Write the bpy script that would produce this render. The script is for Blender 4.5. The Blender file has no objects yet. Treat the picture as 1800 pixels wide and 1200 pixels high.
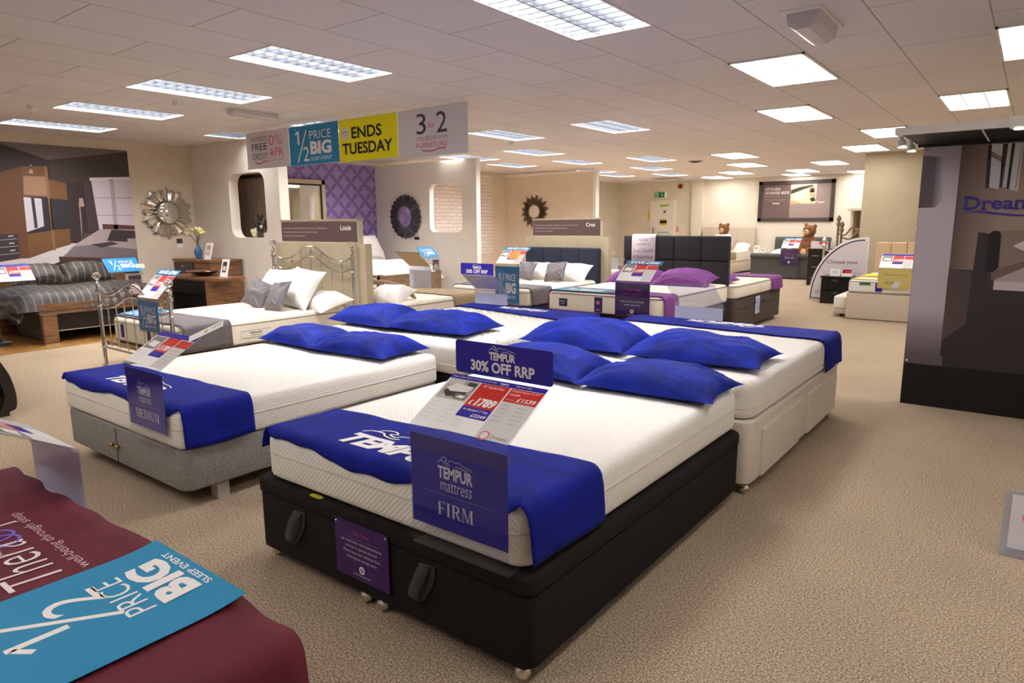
import bpy, math, random
from mathutils import Vector, Matrix, noise
random.seed(7)
C = bpy.context.scene.collection
PI = math.pi
# ------------------------------------------------------------------ helpers
def lin(c):
    r = []
    for x in c[:3]:
        x = x / 255.0
        r.append(x / 12.92 if x <= 0.04045 else ((x + 0.055) / 1.055) ** 2.4)
    return (r[0], r[1], r[2], 1.0)

def newmat(name):
    m = bpy.data.materials.new(name); m.use_nodes = True
    nt = m.node_tree; b = nt.nodes['Principled BSDF']
    return m, nt, b

def M(name, col, rough=0.6, metal=0.0, spec=0.5, var=None, bump=None, sheen=0.0, coat=0.0):
    """plain procedural surface: colour, optional noise variation (scale, amount) and bump (scale, strength)"""
    m, nt, b = newmat(name)
    c = lin(col)
    b.inputs['Base Color'].default_value = c
    b.inputs['Roughness'].default_value = rough
    b.inputs['Metallic'].default_value = metal
    b.inputs['Specular IOR Level'].default_value = spec
    if sheen:
        b.inputs['Sheen Weight'].default_value = sheen
        b.inputs['Sheen Roughness'].default_value = 0.35
        b.inputs['Sheen Tint'].default_value = (min(1, c[0]*2+.01), min(1, c[1]*3+.03), min(1, c[2]*1.5+.1), 1)
    if coat:
        b.inputs['Coat Weight'].default_value = coat
    tc = None
    if var or bump:
        tc = nt.nodes.new('ShaderNodeTexCoord')
    if var:
        n = nt.nodes.new('ShaderNodeTexNoise'); n.inputs['Scale'].default_value = var[0]; n.inputs['Detail'].default_value = 4
        nt.links.new(tc.outputs['Object'], n.inputs['Vector'])
        r = nt.nodes.new('ShaderNodeMix'); r.data_type = 'RGBA'
        a = var[1]
        r.inputs['A'].default_value = (c[0]*(1-a), c[1]*(1-a), c[2]*(1-a), 1)
        r.inputs['B'].default_value = (min(1, c[0]*(1+a)), min(1, c[1]*(1+a)), min(1, c[2]*(1+a)), 1)
        k = nt.nodes.new('ShaderNodeMapRange'); k.inputs['From Min'].default_value = 0.35; k.inputs['From Max'].default_value = 0.65
        nt.links.new(n.outputs['Fac'], k.inputs['Value']); nt.links.new(k.outputs['Result'], r.inputs['Factor'])
        nt.links.new(r.outputs['Result'], b.inputs['Base Color'])
    if bump:
        n2 = nt.nodes.new('ShaderNodeTexNoise'); n2.inputs['Scale'].default_value = bump[0]; n2.inputs['Detail'].default_value = 3
        nt.links.new(tc.outputs['Object'], n2.inputs['Vector'])
        bp = nt.nodes.new('ShaderNodeBump'); bp.inputs['Strength'].default_value = bump[1]; bp.inputs['Distance'].default_value = 0.01
        nt.links.new(n2.outputs['Fac'], bp.inputs['Height']); nt.links.new(bp.outputs['Normal'], b.inputs['Normal'])
    return m

def M_wood(name, c1, c2, axis=(1, 1, 1), scale=6, rough=0.45):
    m, nt, b = newmat(name)
    tc = nt.nodes.new('ShaderNodeTexCoord'); mp = nt.nodes.new('ShaderNodeMapping'); mp.inputs['Scale'].default_value = axis
    n = nt.nodes.new('ShaderNodeTexNoise'); n.inputs['Scale'].default_value = scale; n.inputs['Detail'].default_value = 6; n.inputs['Distortion'].default_value = 0.6
    r = nt.nodes.new('ShaderNodeValToRGB')
    r.color_ramp.elements[0].position = 0.33; r.color_ramp.elements[1].position = 0.68
    r.color_ramp.elements[0].color = lin(c1); r.color_ramp.elements[1].color = lin(c2)
    nt.links.new(tc.outputs['Object'], mp.inputs['Vector']); nt.links.new(mp.outputs['Vector'], n.inputs['Vector'])
    nt.links.new(n.outputs['Fac'], r.inputs['Fac']); nt.links.new(r.outputs['Color'], b.inputs['Base Color'])
    b.inputs['Roughness'].default_value = rough
    return m

def M_knit(name, col, scale=90.0, strength=0.5, wave=False, rough=0.85):
    """mattress ticking: regular diamond relief (three crossed sets of ridges) or ribs along Z"""
    m, nt, b = newmat(name)
    b.inputs['Base Color'].default_value = lin(col); b.inputs['Roughness'].default_value = rough; b.inputs['Specular IOR Level'].default_value = 0.2
    tc = nt.nodes.new('ShaderNodeTexCoord'); tot = None
    dirs = [(0, 0, 1.4)] if wave else [(1, 1, 1), (1, -1, 1), (1, 1, -1)]
    for d in dirs:
        dt = nt.nodes.new('ShaderNodeVectorMath'); dt.operation = 'DOT_PRODUCT'; dt.inputs[1].default_value = tuple(scale*q for q in d)
        sn = nt.nodes.new('ShaderNodeMath'); sn.operation = 'SINE'
        nt.links.new(tc.outputs['Object'], dt.inputs[0]); nt.links.new(dt.outputs['Value'], sn.inputs[0])
        if tot is None: tot = sn
        else:
            ad = nt.nodes.new('ShaderNodeMath'); ad.operation = 'ADD'; nt.links.new(tot.outputs[0], ad.inputs[0]); nt.links.new(sn.outputs[0], ad.inputs[1]); tot = ad
    bp = nt.nodes.new('ShaderNodeBump'); bp.inputs['Strength'].default_value = strength; bp.inputs['Distance'].default_value = 0.002
    nt.links.new(tot.outputs[0], bp.inputs['Height']); nt.links.new(bp.outputs['Normal'], b.inputs['Normal'])
    return m

def M_print(name, stops, axis='X', rough=.55):
    """a printed picture tone that runs through the given colours along one axis: [(position in metres, colour)]"""
    m, nt, b = newmat(name)
    tc = nt.nodes.new('ShaderNodeNewGeometry'); sp = nt.nodes.new('ShaderNodeSeparateXYZ'); mr = nt.nodes.new('ShaderNodeMapRange'); r = nt.nodes.new('ShaderNodeValToRGB')
    a, z = stops[0][0], stops[-1][0]; mr.inputs['From Min'].default_value = a; mr.inputs['From Max'].default_value = z
    e = r.color_ramp.elements; e[0].position = 0; e[0].color = lin(stops[0][1]); e[1].position = 1; e[1].color = lin(stops[-1][1])
    for q, c in stops[1:-1]: x = e.new((q-a)/(z-a)); x.color = lin(c)
    nt.links.new(tc.outputs['Position'], sp.inputs[0]); nt.links.new(sp.outputs[axis], mr.inputs['Value']); nt.links.new(mr.outputs[0], r.inputs['Fac']); nt.links.new(r.outputs['Color'], b.inputs['Base Color'])
    b.inputs['Roughness'].default_value = rough
    return m

def M_emit(name, col, s):
    m, nt, b = newmat(name)
    b.inputs['Base Color'].default_value = (0.8, 0.8, 0.8, 1)
    b.inputs['Emission Color'].default_value = lin(col); b.inputs['Emission Strength'].default_value = s
    return m

def M_acrylic(name, tint=(245, 246, 250), haze=0.0):
    m = bpy.data.materials.new(name); m.use_nodes = True
    nt = m.node_tree; nt.nodes.clear()
    out = nt.nodes.new('ShaderNodeOutputMaterial'); tr = nt.nodes.new('ShaderNodeBsdfTransparent'); gl = nt.nodes.new('ShaderNodeBsdfGlossy')
    tr.inputs['Color'].default_value = lin(tint); gl.inputs['Roughness'].default_value = 0.06
    lw = nt.nodes.new('ShaderNodeLayerWeight'); pw = nt.nodes.new('ShaderNodeMath'); pw.operation = 'POWER'; pw.inputs[1].default_value = 4.0
    ad = nt.nodes.new('ShaderNodeMath'); ad.operation = 'MULTIPLY_ADD'; ad.inputs[1].default_value = 0.6; ad.inputs[2].default_value = 0.03
    mx = nt.nodes.new('ShaderNodeMixShader')
    nt.links.new(lw.outputs['Facing'], pw.inputs[0]); nt.links.new(pw.outputs[0], ad.inputs[0]); nt.links.new(ad.outputs[0], mx.inputs['Fac']); nt.links.new(tr.outputs[0], mx.inputs[1]); nt.links.new(gl.outputs[0], mx.inputs[2])
    last = mx
    if haze:
        df = nt.nodes.new('ShaderNodeBsdfDiffuse'); df.inputs['Color'].default_value = lin((225, 225, 232))
        m2 = nt.nodes.new('ShaderNodeMixShader'); m2.inputs['Fac'].default_value = haze
        nt.links.new(mx.outputs[0], m2.inputs[1]); nt.links.new(df.outputs[0], m2.inputs[2]); last = m2
    nt.links.new(last.outputs[0], out.inputs['Surface'])
    return m

_flat = {}
def K(*c):
    """ink / paint colour"""
    k = tuple(c)
    if k not in _flat:
        _flat[k] = M('ink_%d_%d_%d' % k, k, 0.55, spec=0.3)
    return _flat[k]

def mat_of(o):
    m = Matrix.Identity(4)
    while o is not None:
        m = Matrix.LocRotScale(o.location, o.rotation_euler, o.scale) @ m
        o = o.parent
    return m

class MB:
    """collects shapes in world coordinates; build() links them as ONE mesh"""
    def __init__(s):
        s.v = []; s.f = []; s.mi = []; s.sm = []; s.mats = []
    def add(s, vs, fs, mat, smooth=False, T=None):
        o = len(s.v)
        s.v += [tuple(T @ Vector(p)) if T else tuple(p) for p in vs]
        if mat not in s.mats: s.mats.append(mat)
        i = s.mats.index(mat)
        for f in fs:
            s.f.append([o + a for a in f]); s.mi.append(i); s.sm.append(smooth)
        return s
    def box(s, x0, x1, y0, y1, z0, z1, mat, T=None):
        vs = [(x0,y0,z0),(x1,y0,z0),(x1,y1,z0),(x0,y1,z0),(x0,y0,z1),(x1,y0,z1),(x1,y1,z1),(x0,y1,z1)]
        return s.add(vs, [(0,3,2,1),(4,5,6,7),(0,1,5,4),(1,2,6,5),(2,3,7,6),(3,0,4,7)], mat, False, T)
    def slab(s, x0, x1, y0, y1, z0, z1, mat, R=0.03, rt=0.01, rb=0.005, seg=5, T=None):
        """box with rounded upright corners (R) and rounded top and bottom edges"""
        def ring(ins, z):
            a0, a1, b0, b1 = x0+ins, x1-ins, y0+ins, y1-ins
            r = max(min(R - ins, (a1-a0)/2, (b1-b0)/2), 0.0008); out = []
            for cx, cy, st in ((a1-r, b1-r, 0), (a0+r, b1-r, 90), (a0+r, b0+r, 180), (a1-r, b0+r, 270)):
                for k in range(seg+1):
                    t = math.radians(st + 90.0*k/seg); out.append((cx + r*math.cos(t), cy + r*math.sin(t), z))
            return out
        rings = []
        nb = 4 if rb > 0.004 else 2
        for k in range(nb):
            t = PI/2*k/(nb-1); rings.append(ring(rb*(1-math.sin(t)), z0 + rb*(1-math.cos(t))))
        nt_ = 5 if rt > 0.004 else 2
        for k in range(nt_):
            t = PI/2*k/(nt_-1); rings.append(ring(rt*(1-math.cos(t)), z1 - rt + rt*math.sin(t)))
        n = len(rings[0]); vs = [p for r in rings for p in r]; fs = []
        for i in range(len(rings)-1):
            for j in range(n):
                fs.append((i*n+j, i*n+(j+1)%n, (i+1)*n+(j+1)%n, (i+1)*n+j))
        fs.append(tuple(range(n-1, -1, -1))); fs.append(tuple((len(rings)-1)*n + j for j in range(n)))
        return s.add(vs, fs, mat, True, T)
    def tube(s, pts, r, mat, n=8, closed=False, T=None):
        pts = [Vector(p) for p in pts]; N = len(pts); vs = []; fs = []
        rr = r if isinstance(r, (list, tuple)) else [r]*N
        up = None
        for i, p in enumerate(pts):
            a = pts[(i-1) % N] if (closed or i) else pts[0]
            b = pts[(i+1) % N] if (closed or i < N-1) else pts[-1]
            t = (b - a).normalized()
            if up is None:
                up = Vector((0,0,1)) if abs(t.z) < 0.9 else Vector((1,0,0))
            u = (up - t*up.dot(t)).normalized(); w = t.cross(u); up = u
            for k in range(n):
                q = 2*PI*k/n; vs.append(p + (u*math.cos(q) + w*math.sin(q))*rr[i])
        for i in range(N if closed else N-1):
            j = (i+1) % N
            for k in range(n):
                fs.append((i*n+k, i*n+(k+1)%n, j*n+(k+1)%n, j*n+k))
        if not closed:
            fs.append(tuple(range(n-1,-1,-1))); fs.append(tuple((N-1)*n+k for k in range(n)))
        return s.add(vs, fs, mat, True, T)
    def lathe(s, prof, c, mat, n=16, T=None):
        """profile [(radius, z)] turned round the upright axis through c"""
        vs = []; fs = []
        for r, z in prof:
            for k in range(n):
                q = 2*PI*k/n; vs.append((c[0]+r*math.cos(q), c[1]+r*math.sin(q), c[2]+z))
        for i in range(len(prof)-1):
            for k in range(n):
                fs.append((i*n+k, i*n+(k+1)%n, (i+1)*n+(k+1)%n, (i+1)*n+k))
        fs.append(tuple(range(n-1,-1,-1))); fs.append(tuple((len(prof)-1)*n+k for k in range(n)))
        return s.add(vs, fs, mat, True, T)
    def ball(s, c, r, mat, n=14, T=None):
        rx, ry, rz = r if isinstance(r, (list, tuple)) else (r, r, r)
        vs = []; fs = []; h = n//2+1
        for i in range(h+1):
            a = PI*i/h
            for k in range(n):
                q = 2*PI*k/n; vs.append((c[0]+rx*math.sin(a)*math.cos(q), c[1]+ry*math.sin(a)*math.sin(q), c[2]-rz*math.cos(a)))
        for i in range(h):
            for k in range(n):
                fs.append((i*n+k, i*n+(k+1)%n, (i+1)*n+(k+1)%n, (i+1)*n+k))
        return s.add(vs, fs, mat, True, T)
    def grid(s, nu, nv, fn, mat, closed_u=False):
        vs = [fn(i/(nu if closed_u else nu-1), j/(nv-1)) for j in range(nv) for i in range(nu)]; fs = []
        for j in range(nv-1):
            for i in range(nu if closed_u else nu-1):
                i2 = (i+1) % nu; fs.append((j*nu+i, j*nu+i2, (j+1)*nu+i2, (j+1)*nu+i))
        return s.add(vs, fs, mat, True)
    def prism(s, poly, h, mat, T):
        """outline poly (x, y) pushed up by h, placed by T"""
        n = len(poly); vs = [(a, b, 0) for a, b in poly] + [(a, b, h) for a, b in poly]
        fs = [tuple(range(n-1,-1,-1)), tuple(range(n, 2*n))] + [(i, (i+1)%n, n+(i+1)%n, n+i) for i in range(n)]
        return s.add(vs, fs, mat, False, T)
    def build(s, name, parent=None, solid=0.0, sub=0, sharp=38):
        me = bpy.data.meshes.new(name)
        vs = s.v
        if parent is not None:
            inv = mat_of(parent).inverted(); vs = [tuple(inv @ Vector(p)) for p in s.v]
        me.from_pydata(vs, [], s.f)
        for m in s.mats: me.materials.append(m)
        me.polygons.foreach_set('material_index', s.mi); me.polygons.foreach_set('use_smooth', s.sm)
        me.update()
        if any(s.sm) and sharp: me.set_sharp_from_angle(angle=math.radians(sharp))
        o = bpy.data.objects.new(name, me); C.objects.link(o)
        if parent is not None: o.parent = parent
        if solid:
            d = o.modifiers.new('thickness', 'SOLIDIFY'); d.thickness = solid; d.offset = 1.0
        if sub:
            d = o.modifiers.new('smooth', 'SUBSURF'); d.levels = sub; d.render_levels = sub
        return o

def thing(name, label, cat, loc=(0,0,0), group=None, rotz=0.0):
    o = bpy.data.objects.new(name, None); C.objects.link(o)
    o.location = loc; o.rotation_euler = (0,0,rotz); o.empty_display_size = 0.1
    return tag(o, label, cat, group)
def tag(o, label, cat, group=None):
    o['label'] = label; o['category'] = cat
    if group: o['group'] = group
    return o
def struct(o):
    o['kind'] = 'structure'; return o

# --- lettering and flat prints
_txt = {}
def glyphs(t, bold, shear):
    k = (t, bold, shear)
    if k not in _txt:
        cu = bpy.data.curves.new('lettering', 'FONT'); cu.body = t; cu.size = 1.0; cu.offset = bold; cu.shear = shear; cu.resolution_u = 3
        ob = bpy.data.objects.new('lettering', cu); C.objects.link(ob)
        bpy.context.view_layer.update()
        me = bpy.data.meshes.new_from_object(ob.evaluated_get(bpy.context.evaluated_depsgraph_get()))
        vs = [(v.co.x, v.co.y) for v in me.vertices]; fs = [tuple(p.vertices) for p in me.polygons]
        C.objects.unlink(ob); bpy.data.objects.remove(ob); bpy.data.curves.remove(cu); bpy.data.meshes.remove(me)
        _txt[k] = (vs, fs)
    return _txt[k]

class FR:
    """a flat face: origin o, unit directions u (reading) and v (up); offsets run along u x v"""
    def __init__(s, mb, o, u, v, su=1.0, sv=1.0):
        s.mb = mb; s.o = Vector(o); s.u = Vector(u).normalized(); s.v = Vector(v).normalized(); s.n = s.u.cross(s.v); s.su = su; s.sv = sv
    def P(s, a, b, off): return s.o + s.u*(a*s.su) + s.v*(b*s.sv) + s.n*off
    def poly(s, pts, off, mat):
        s.mb.add([s.P(a, b, off) for a, b in pts], [tuple(range(len(pts)))], mat); return s
    def rect(s, a0, b0, a1, b1, off, mat): return s.poly([(a0,b0),(a1,b0),(a1,b1),(a0,b1)], off, mat)
    def plate(s, a0, b0, a1, b1, off0, off1, mat, r=0.0, seg=4):
        """a sheet with thickness, corners rounded by r"""
        pts = []
        if r:
            ru, rv = r/s.su, r/s.sv
            for ca, cb, st in ((a1-ru,b1-rv,0),(a0+ru,b1-rv,90),(a0+ru,b0+rv,180),(a1-ru,b0+rv,270)):
                for k in range(seg+1):
                    t = math.radians(st+90*k/seg); pts.append((ca+ru*math.cos(t), cb+rv*math.sin(t)))
        else: pts = [(a0,b0),(a1,b0),(a1,b1),(a0,b1)]
        n = len(pts); vs = [s.P(a,b,off0) for a,b in pts] + [s.P(a,b,off1) for a,b in pts]
        s.mb.add(vs, [tuple(range(n-1,-1,-1)), tuple(range(n,2*n))] + [(i,(i+1)%n,n+(i+1)%n,n+i) for i in range(n)], mat); return s
    def disc(s, a, b, r, off, mat, n=20, ry=None):
        ru, rv = r/s.su, (ry or r)/s.sv
        return s.poly([(a+ru*math.cos(2*PI*k/n), b+rv*math.sin(2*PI*k/n)) for k in range(n)], off, mat)
    def text(s, t, a0, b0, a1, b1, off, mat, bold=0.0, shear=0.0):
        vs, fs = glyphs(t, bold, shear)
        if not vs: return s
        x0 = min(p[0] for p in vs); x1 = max(p[0] for p in vs); y0 = min(p[1] for p in vs); y1 = max(p[1] for p in vs)
        kx = (a1-a0)/max(x1-x0, 1e-6); ky = (b1-b0)/max(y1-y0, 1e-6)
        s.mb.add([s.P(a0+(x-x0)*kx, b0+(y-y0)*ky, off) for x, y in vs], fs, mat); return s
    def stroke(s, pts, w, off, mat):
        """line of width w (or widths) through pts"""
        N = len(pts); L = []; R = []
        for i, p in enumerate(pts):
            a = pts[max(i-1,0)]; b = pts[min(i+1,N-1)]
            dx, dy = (b[0]-a[0])*s.su, (b[1]-a[1])*s.sv; l = math.hypot(dx, dy) or 1
            ww = (w[i] if isinstance(w, (list, tuple)) else w)/2
            ox, oy = -dy/l*ww/s.su, dx/l*ww/s.sv
            L.append((p[0]+ox, p[1]+oy)); R.append((p[0]-ox, p[1]-oy))
        vs = [s.P(a,b,off) for a,b in L] + [s.P(a,b,off) for a,b in R]
        s.mb.add(vs, [(i, N+i, N+i+1, i+1) for i in range(N-1)], mat); return s

def curve(pts, n=6):
    """smooth line through the points (Catmull-Rom)"""
    out = []; N = len(pts)
    for i in range(N-1):
        p0 = pts[max(i-1,0)]; p1 = pts[i]; p2 = pts[i+1]; p3 = pts[min(i+2,N-1)]
        for k in range(n):
            t = k/n
            out.append(tuple(0.5*((2*b)+(-a+c)*t+(2*a-5*b+4*c-d)*t*t+(-a+3*b-3*c+d)*t**3) for a,b,c,d in zip(p0,p1,p2,p3)))
    out.append(tuple(pts[-1])); return out

# ------------------------------------------------------------------ materials
def carpet_mat():
    m, nt, b = newmat('carpet_beige')
    tc = nt.nodes.new('ShaderNodeTexCoord')
    n = nt.nodes.new('ShaderNodeTexNoise'); n.inputs['Scale'].default_value = 130; n.inputs['Detail'].default_value = 3; n.inputs['Roughness'].default_value = 0.7
    n2 = nt.nodes.new('ShaderNodeTexNoise'); n2.inputs['Scale'].default_value = 1.3; n2.inputs['Detail'].default_value = 3
    r = nt.nodes.new('ShaderNodeValToRGB'); e = r.color_ramp.elements
    e[0].position = 0.32; e[0].color = lin((96, 78, 60)); e[1].position = 0.68; e[1].color = lin((232, 213, 188))
    x = e.new(0.5); x.color = lin((176, 156, 131))
    mx = nt.nodes.new('ShaderNodeMix'); mx.data_type = 'RGBA'; mx.blend_type = 'MULTIPLY'; mx.inputs['Factor'].default_value = 0.25
    for t in (n, n2): nt.links.new(tc.outputs['Object'], t.inputs['Vector'])
    nt.links.new(n.outputs['Fac'], r.inputs['Fac']); nt.links.new(r.outputs['Color'], mx.inputs['A']); nt.links.new(n2.outputs['Fac'], mx.inputs['B'])
    nt.links.new(mx.outputs['Result'], b.inputs['Base Color']); b.inputs['Roughness'].default_value = 0.95; b.inputs['Specular IOR Level'].default_value = 0.1
    bp = nt.nodes.new('ShaderNodeBump'); bp.inputs['Strength'].default_value = 0.6; bp.inputs['Distance'].default_value = 0.006
    nt.links.new(n.outputs['Fac'], bp.inputs['Height']); nt.links.new(bp.outputs['Normal'], b.inputs['Normal'])
    return m
def ceiling_mat():
    m, nt, b = newmat('ceiling_tiles')
    tc = nt.nodes.new('ShaderNodeTexCoord'); sp = nt.nodes.new('ShaderNodeSeparateXYZ'); cb = nt.nodes.new('ShaderNodeCombineXYZ')
    ax = nt.nodes.new('ShaderNodeMath'); ax.operation = 'ADD'; ax.inputs[1].default_value = 12.355
    ay = nt.nodes.new('ShaderNodeMath'); ay.operation = 'ADD'; ay.inputs[1].default_value = 4.73
    nt.links.new(tc.outputs['Object'], sp.inputs[0]); nt.links.new(sp.outputs['X'], ax.inputs[0]); nt.links.new(sp.outputs['Y'], ay.inputs[0])
    nt.links.new(ay.outputs[0], cb.inputs['X']); nt.links.new(ax.outputs[0], cb.inputs['Y'])
    br = nt.nodes.new('ShaderNodeTexBrick'); br.offset = 0.5; br.inputs['Scale'].default_value = 1.0
    br.inputs['Brick Width'].default_value = 1.2; br.inputs['Row Height'].default_value = 0.6; br.inputs['Mortar Size'].default_value = 0.0045; br.inputs['Mortar Smooth'].default_value = 0.3
    br.inputs['Color1'].default_value = lin((232, 226, 225)); br.inputs['Color2'].default_value = lin((227, 221, 220)); br.inputs['Mortar'].default_value = lin((160, 150, 146))
    nt.links.new(cb.outputs[0], br.inputs['Vector']); nt.links.new(br.outputs['Color'], b.inputs['Base Color'])
    n = nt.nodes.new('ShaderNodeTexNoise'); n.inputs['Scale'].default_value = 160; nt.links.new(tc.outputs['Object'], n.inputs['Vector'])
    bp = nt.nodes.new('ShaderNodeBump'); bp.inputs['Strength'].default_value = 0.25; bp.inputs['Distance'].default_value = 0.004
    nt.links.new(n.outputs['Fac'], bp.inputs['Height']); nt.links.new(bp.outputs['Normal'], b.inputs['Normal'])
    b.inputs['Roughness'].default_value = 0.95; b.inputs['Specular IOR Level'].default_value = 0.1
    return m
def purple_wallpaper():
    """interlocking ring motif: two offset lattices of thin circles"""
    m, nt, b = newmat('purple_ring_wallpaper')
    tc = nt.nodes.new('ShaderNodeTexCoord'); sp = nt.nodes.new('ShaderNodeSeparateXYZ'); nt.links.new(tc.outputs['Object'], sp.inputs[0])
    def mth(op, a, bb=None):
        n = nt.nodes.new('ShaderNodeMath'); n.operation = op
        for i, q in enumerate((a, bb)):
            if q is None: continue
            if isinstance(q, (int, float)): n.inputs[i].default_value = q
            else: nt.links.new(q, n.inputs[i])
        return n.outputs[0]
    P = 0.36
    def rings(ou, ov):
        u = mth('SUBTRACT', mth('FRACT', mth('DIVIDE', mth('ADD', sp.outputs['Y'], ou+20*P), P)), 0.5)
        v = mth('SUBTRACT', mth('FRACT', mth('DIVIDE', mth('ADD', sp.outputs['Z'], ov+20*P), P)), 0.5)
        d = mth('SQRT', mth('ADD', mth('MULTIPLY', u, u), mth('MULTIPLY', v, v)))
        return mth('LESS_THAN', mth('ABSOLUTE', mth('SUBTRACT', d, 0.42)), 0.055)
    f = mth('MAXIMUM', rings(0, 0), rings(P/2, P/2))
    mx = nt.nodes.new('ShaderNodeMix'); mx.data_type = 'RGBA'
    mx.inputs['A'].default_value = lin((158, 138, 186)); mx.inputs['B'].default_value = lin((122, 96, 158))
    nt.links.new(f, mx.inputs['Factor']); nt.links.new(mx.outputs['Result'], b.inputs['Base Color']); b.inputs['Roughness'].default_value = 0.6
    return m
def brick_paper():
    m, nt, b = newmat('white_brick_wallpaper')
    tc = nt.nodes.new('ShaderNodeTexCoord'); sp = nt.nodes.new('ShaderNodeSeparateXYZ'); cb = nt.nodes.new('ShaderNodeCombineXYZ')
    nt.links.new(tc.outputs['Object'], sp.inputs[0]); nt.links.new(sp.outputs['Y'], cb.inputs['X']); nt.links.new(sp.outputs['Z'], cb.inputs['Y'])
    br = nt.nodes.new('ShaderNodeTexBrick'); br.inputs['Scale'].default_value = 1.0; br.inputs['Brick Width'].default_value = 0.30; br.inputs['Row Height'].default_value = 0.088
    br.inputs['Mortar Size'].default_value = 0.005; br.inputs['Color1'].default_value = lin((238, 228, 220)); br.inputs['Color2'].default_value = lin((230, 218, 210)); br.inputs['Mortar'].default_value = lin((186, 168, 160))
    nt.links.new(cb.outputs[0], br.inputs['Vector']); nt.links.new(br.outputs['Color'], b.inputs['Base Color']); b.inputs['Roughness'].default_value = 0.8
    return m
def striped_fabric():
    m, nt, b = newmat('striped_charcoal_bedding')
    tc = nt.nodes.new('ShaderNodeTexCoord')
    w = nt.nodes.new('ShaderNodeTexWave'); w.bands_direction = 'Y'; w.inputs['Scale'].default_value = 3.4; w.inputs['Distortion'].default_value = 0.8; w.inputs['Detail'].default_value = 1
    n = nt.nodes.new('ShaderNodeTexNoise'); n.inputs['Scale'].default_value = 40
    r = nt.nodes.new('ShaderNodeValToRGB'); e = r.color_ramp.elements
    e[0].position = 0.0; e[0].color = lin((66, 62, 60)); e[1].position = 1.0; e[1].color = lin((120, 110, 98))
    a = e.new(0.9); a.color = lin((68, 64, 61)); a = e.new(0.95); a.color = lin((128, 118, 105))
    mx = nt.nodes.new('ShaderNodeMix'); mx.data_type = 'RGBA'; mx.blend_type = 'MULTIPLY'; mx.inputs['Factor'].default_value = 0.35
    for t in (w, n): nt.links.new(tc.outputs['Object'], t.inputs['Vector'])
    nt.links.new(w.outputs['Fac'], r.inputs['Fac']); nt.links.new(r.outputs['Color'], mx.inputs['A']); nt.links.new(n.outputs['Fac'], mx.inputs['B'])
    nt.links.new(mx.outputs['Result'], b.inputs['Base Color']); b.inputs['Roughness'].default_value = 0.6
    return m

carpet = carpet_mat(); ceilm = ceiling_mat()
wall_w = M('wall_paint_cream', (236, 227, 214), 0.8, var=(3, .03), bump=(120, .05))
wall_b = M('wall_paint_beige', (222, 208, 188), 0.8, var=(3, .03), bump=(120, .05))
wall_far = M('wall_paint_ivory', (226, 217, 200), 0.8, var=(3, .03))
wall_g = M('partition_paint_white', (242, 234, 222), 0.7, var=(3, .02))
pillar_m = M('pillar_paint_olive', (182, 170, 142), 0.8, var=(3, .04))
white_p = M('white_gloss_paint', (240, 238, 232), 0.4)
oakfloor = M_wood('laminate_oak', (150, 104, 52), (196, 146, 84), (1, 14, 1), 3, 0.35)
walnut = M_wood('walnut_veneer', (92, 62, 40), (140, 100, 66), (1, 1.2, 12), 4, 0.4)
walnut_h = M_wood('walnut_veneer_level', (92, 62, 40), (138, 98, 64), (12, 1.2, 14), 3, 0.4)
greyoak = M_wood('grey_oak_veneer', (104, 82, 62), (146, 120, 94), (8, 1, 12), 3, 0.5)
wardrobe_m = M_wood('wardrobe_veneer', (128, 110, 96), (162, 144, 128), (14, 14, 1), 3, 0.5)
chrome = M('chrome', (225, 222, 215), 0.08, 1.0)
nickel = M('polished_nickel', (214, 212, 208), 0.14, 1.0)
bronze = M('antique_bronze', (138, 122, 100), 0.45, 0.4)
brass = M('brass', (190, 160, 105), 0.2, 1.0)
black_fab = M('black_bed_fabric', (34, 30, 29), 0.9, spec=.2, var=(220, .35), bump=(260, .4))
brown_fab = M('brown_bed_fabric', (70, 60, 52), 0.8, var=(200, .25), bump=(260, .3))
grey_fab = M('grey_bed_fabric', (140, 138, 134), 0.9, var=(160, .28), bump=(220, .4))
cream_fab = M('cream_bed_fabric', (218, 208, 193), 0.8, var=(200, .06), bump=(300, .2))
beige_fab = M('beige_bed_fabric', (200, 186, 166), 0.85, var=(200, .08), bump=(300, .2))
navy_fab = M('navy_headboard_fabric', (34, 40, 58), 0.85, var=(200, .2), bump=(260, .3))
char_fab = M('charcoal_headboard_fabric', (44, 42, 48), 0.85, var=(200, .25), bump=(260, .3))
slate_fab = M('slate_bed_fabric', (76, 76, 75), 0.85, var=(200, .15), bump=(260, .3))
blue_v = M('royal_blue_velvet', (13, 34, 134), 0.75, var=(7, .3), bump=(30, .12), spec=.2, sheen=0.32)
blue_v2 = M('royal_blue_throw', (12, 26, 132), 0.8, var=(8, .2), bump=(24, .15), spec=.2, sheen=0.25)
purple_v = M('violet_velvet', (114, 48, 128), 0.7, var=(9, .15), bump=(30, .12), sheen=0.3)
maroon_v = M('maroon_velvet', (98, 22, 38), 0.8, var=(7, .15), bump=(24, .15), sheen=0.25)
grey_th = M('grey_throw_fabric', (92, 86, 88), 0.7, var=(9, .1), bump=(30, .12), sheen=0.2)
taupe_th = M('taupe_throw_fabric', (150, 130, 102), 0.75, var=(9, .1), bump=(30, .12))
grey_cu = M('grey_satin_cushion', (98, 92, 96), 0.55, var=(9, .1), bump=(40, .12), sheen=0.3)
white_cu = M('white_cotton', (240, 236, 232), 0.8, bump=(14, .25))
tick_w = M_knit('white_knit_ticking', (240, 237, 229), 270, 0.33)
tick_s = M_knit('white_fine_ticking', (240, 236, 228), 420, 0.5)
tick_rib = M_knit('white_ribbed_ticking', (240, 236, 228), 340, 0.3, wave=True)
tick_c = M('cream_quilted_ticking', (234, 226, 208), 0.85, var=(30, .03), bump=(30, .4))
pipe_m = M('seam_piping', (214, 206, 192), 0.8)
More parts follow.
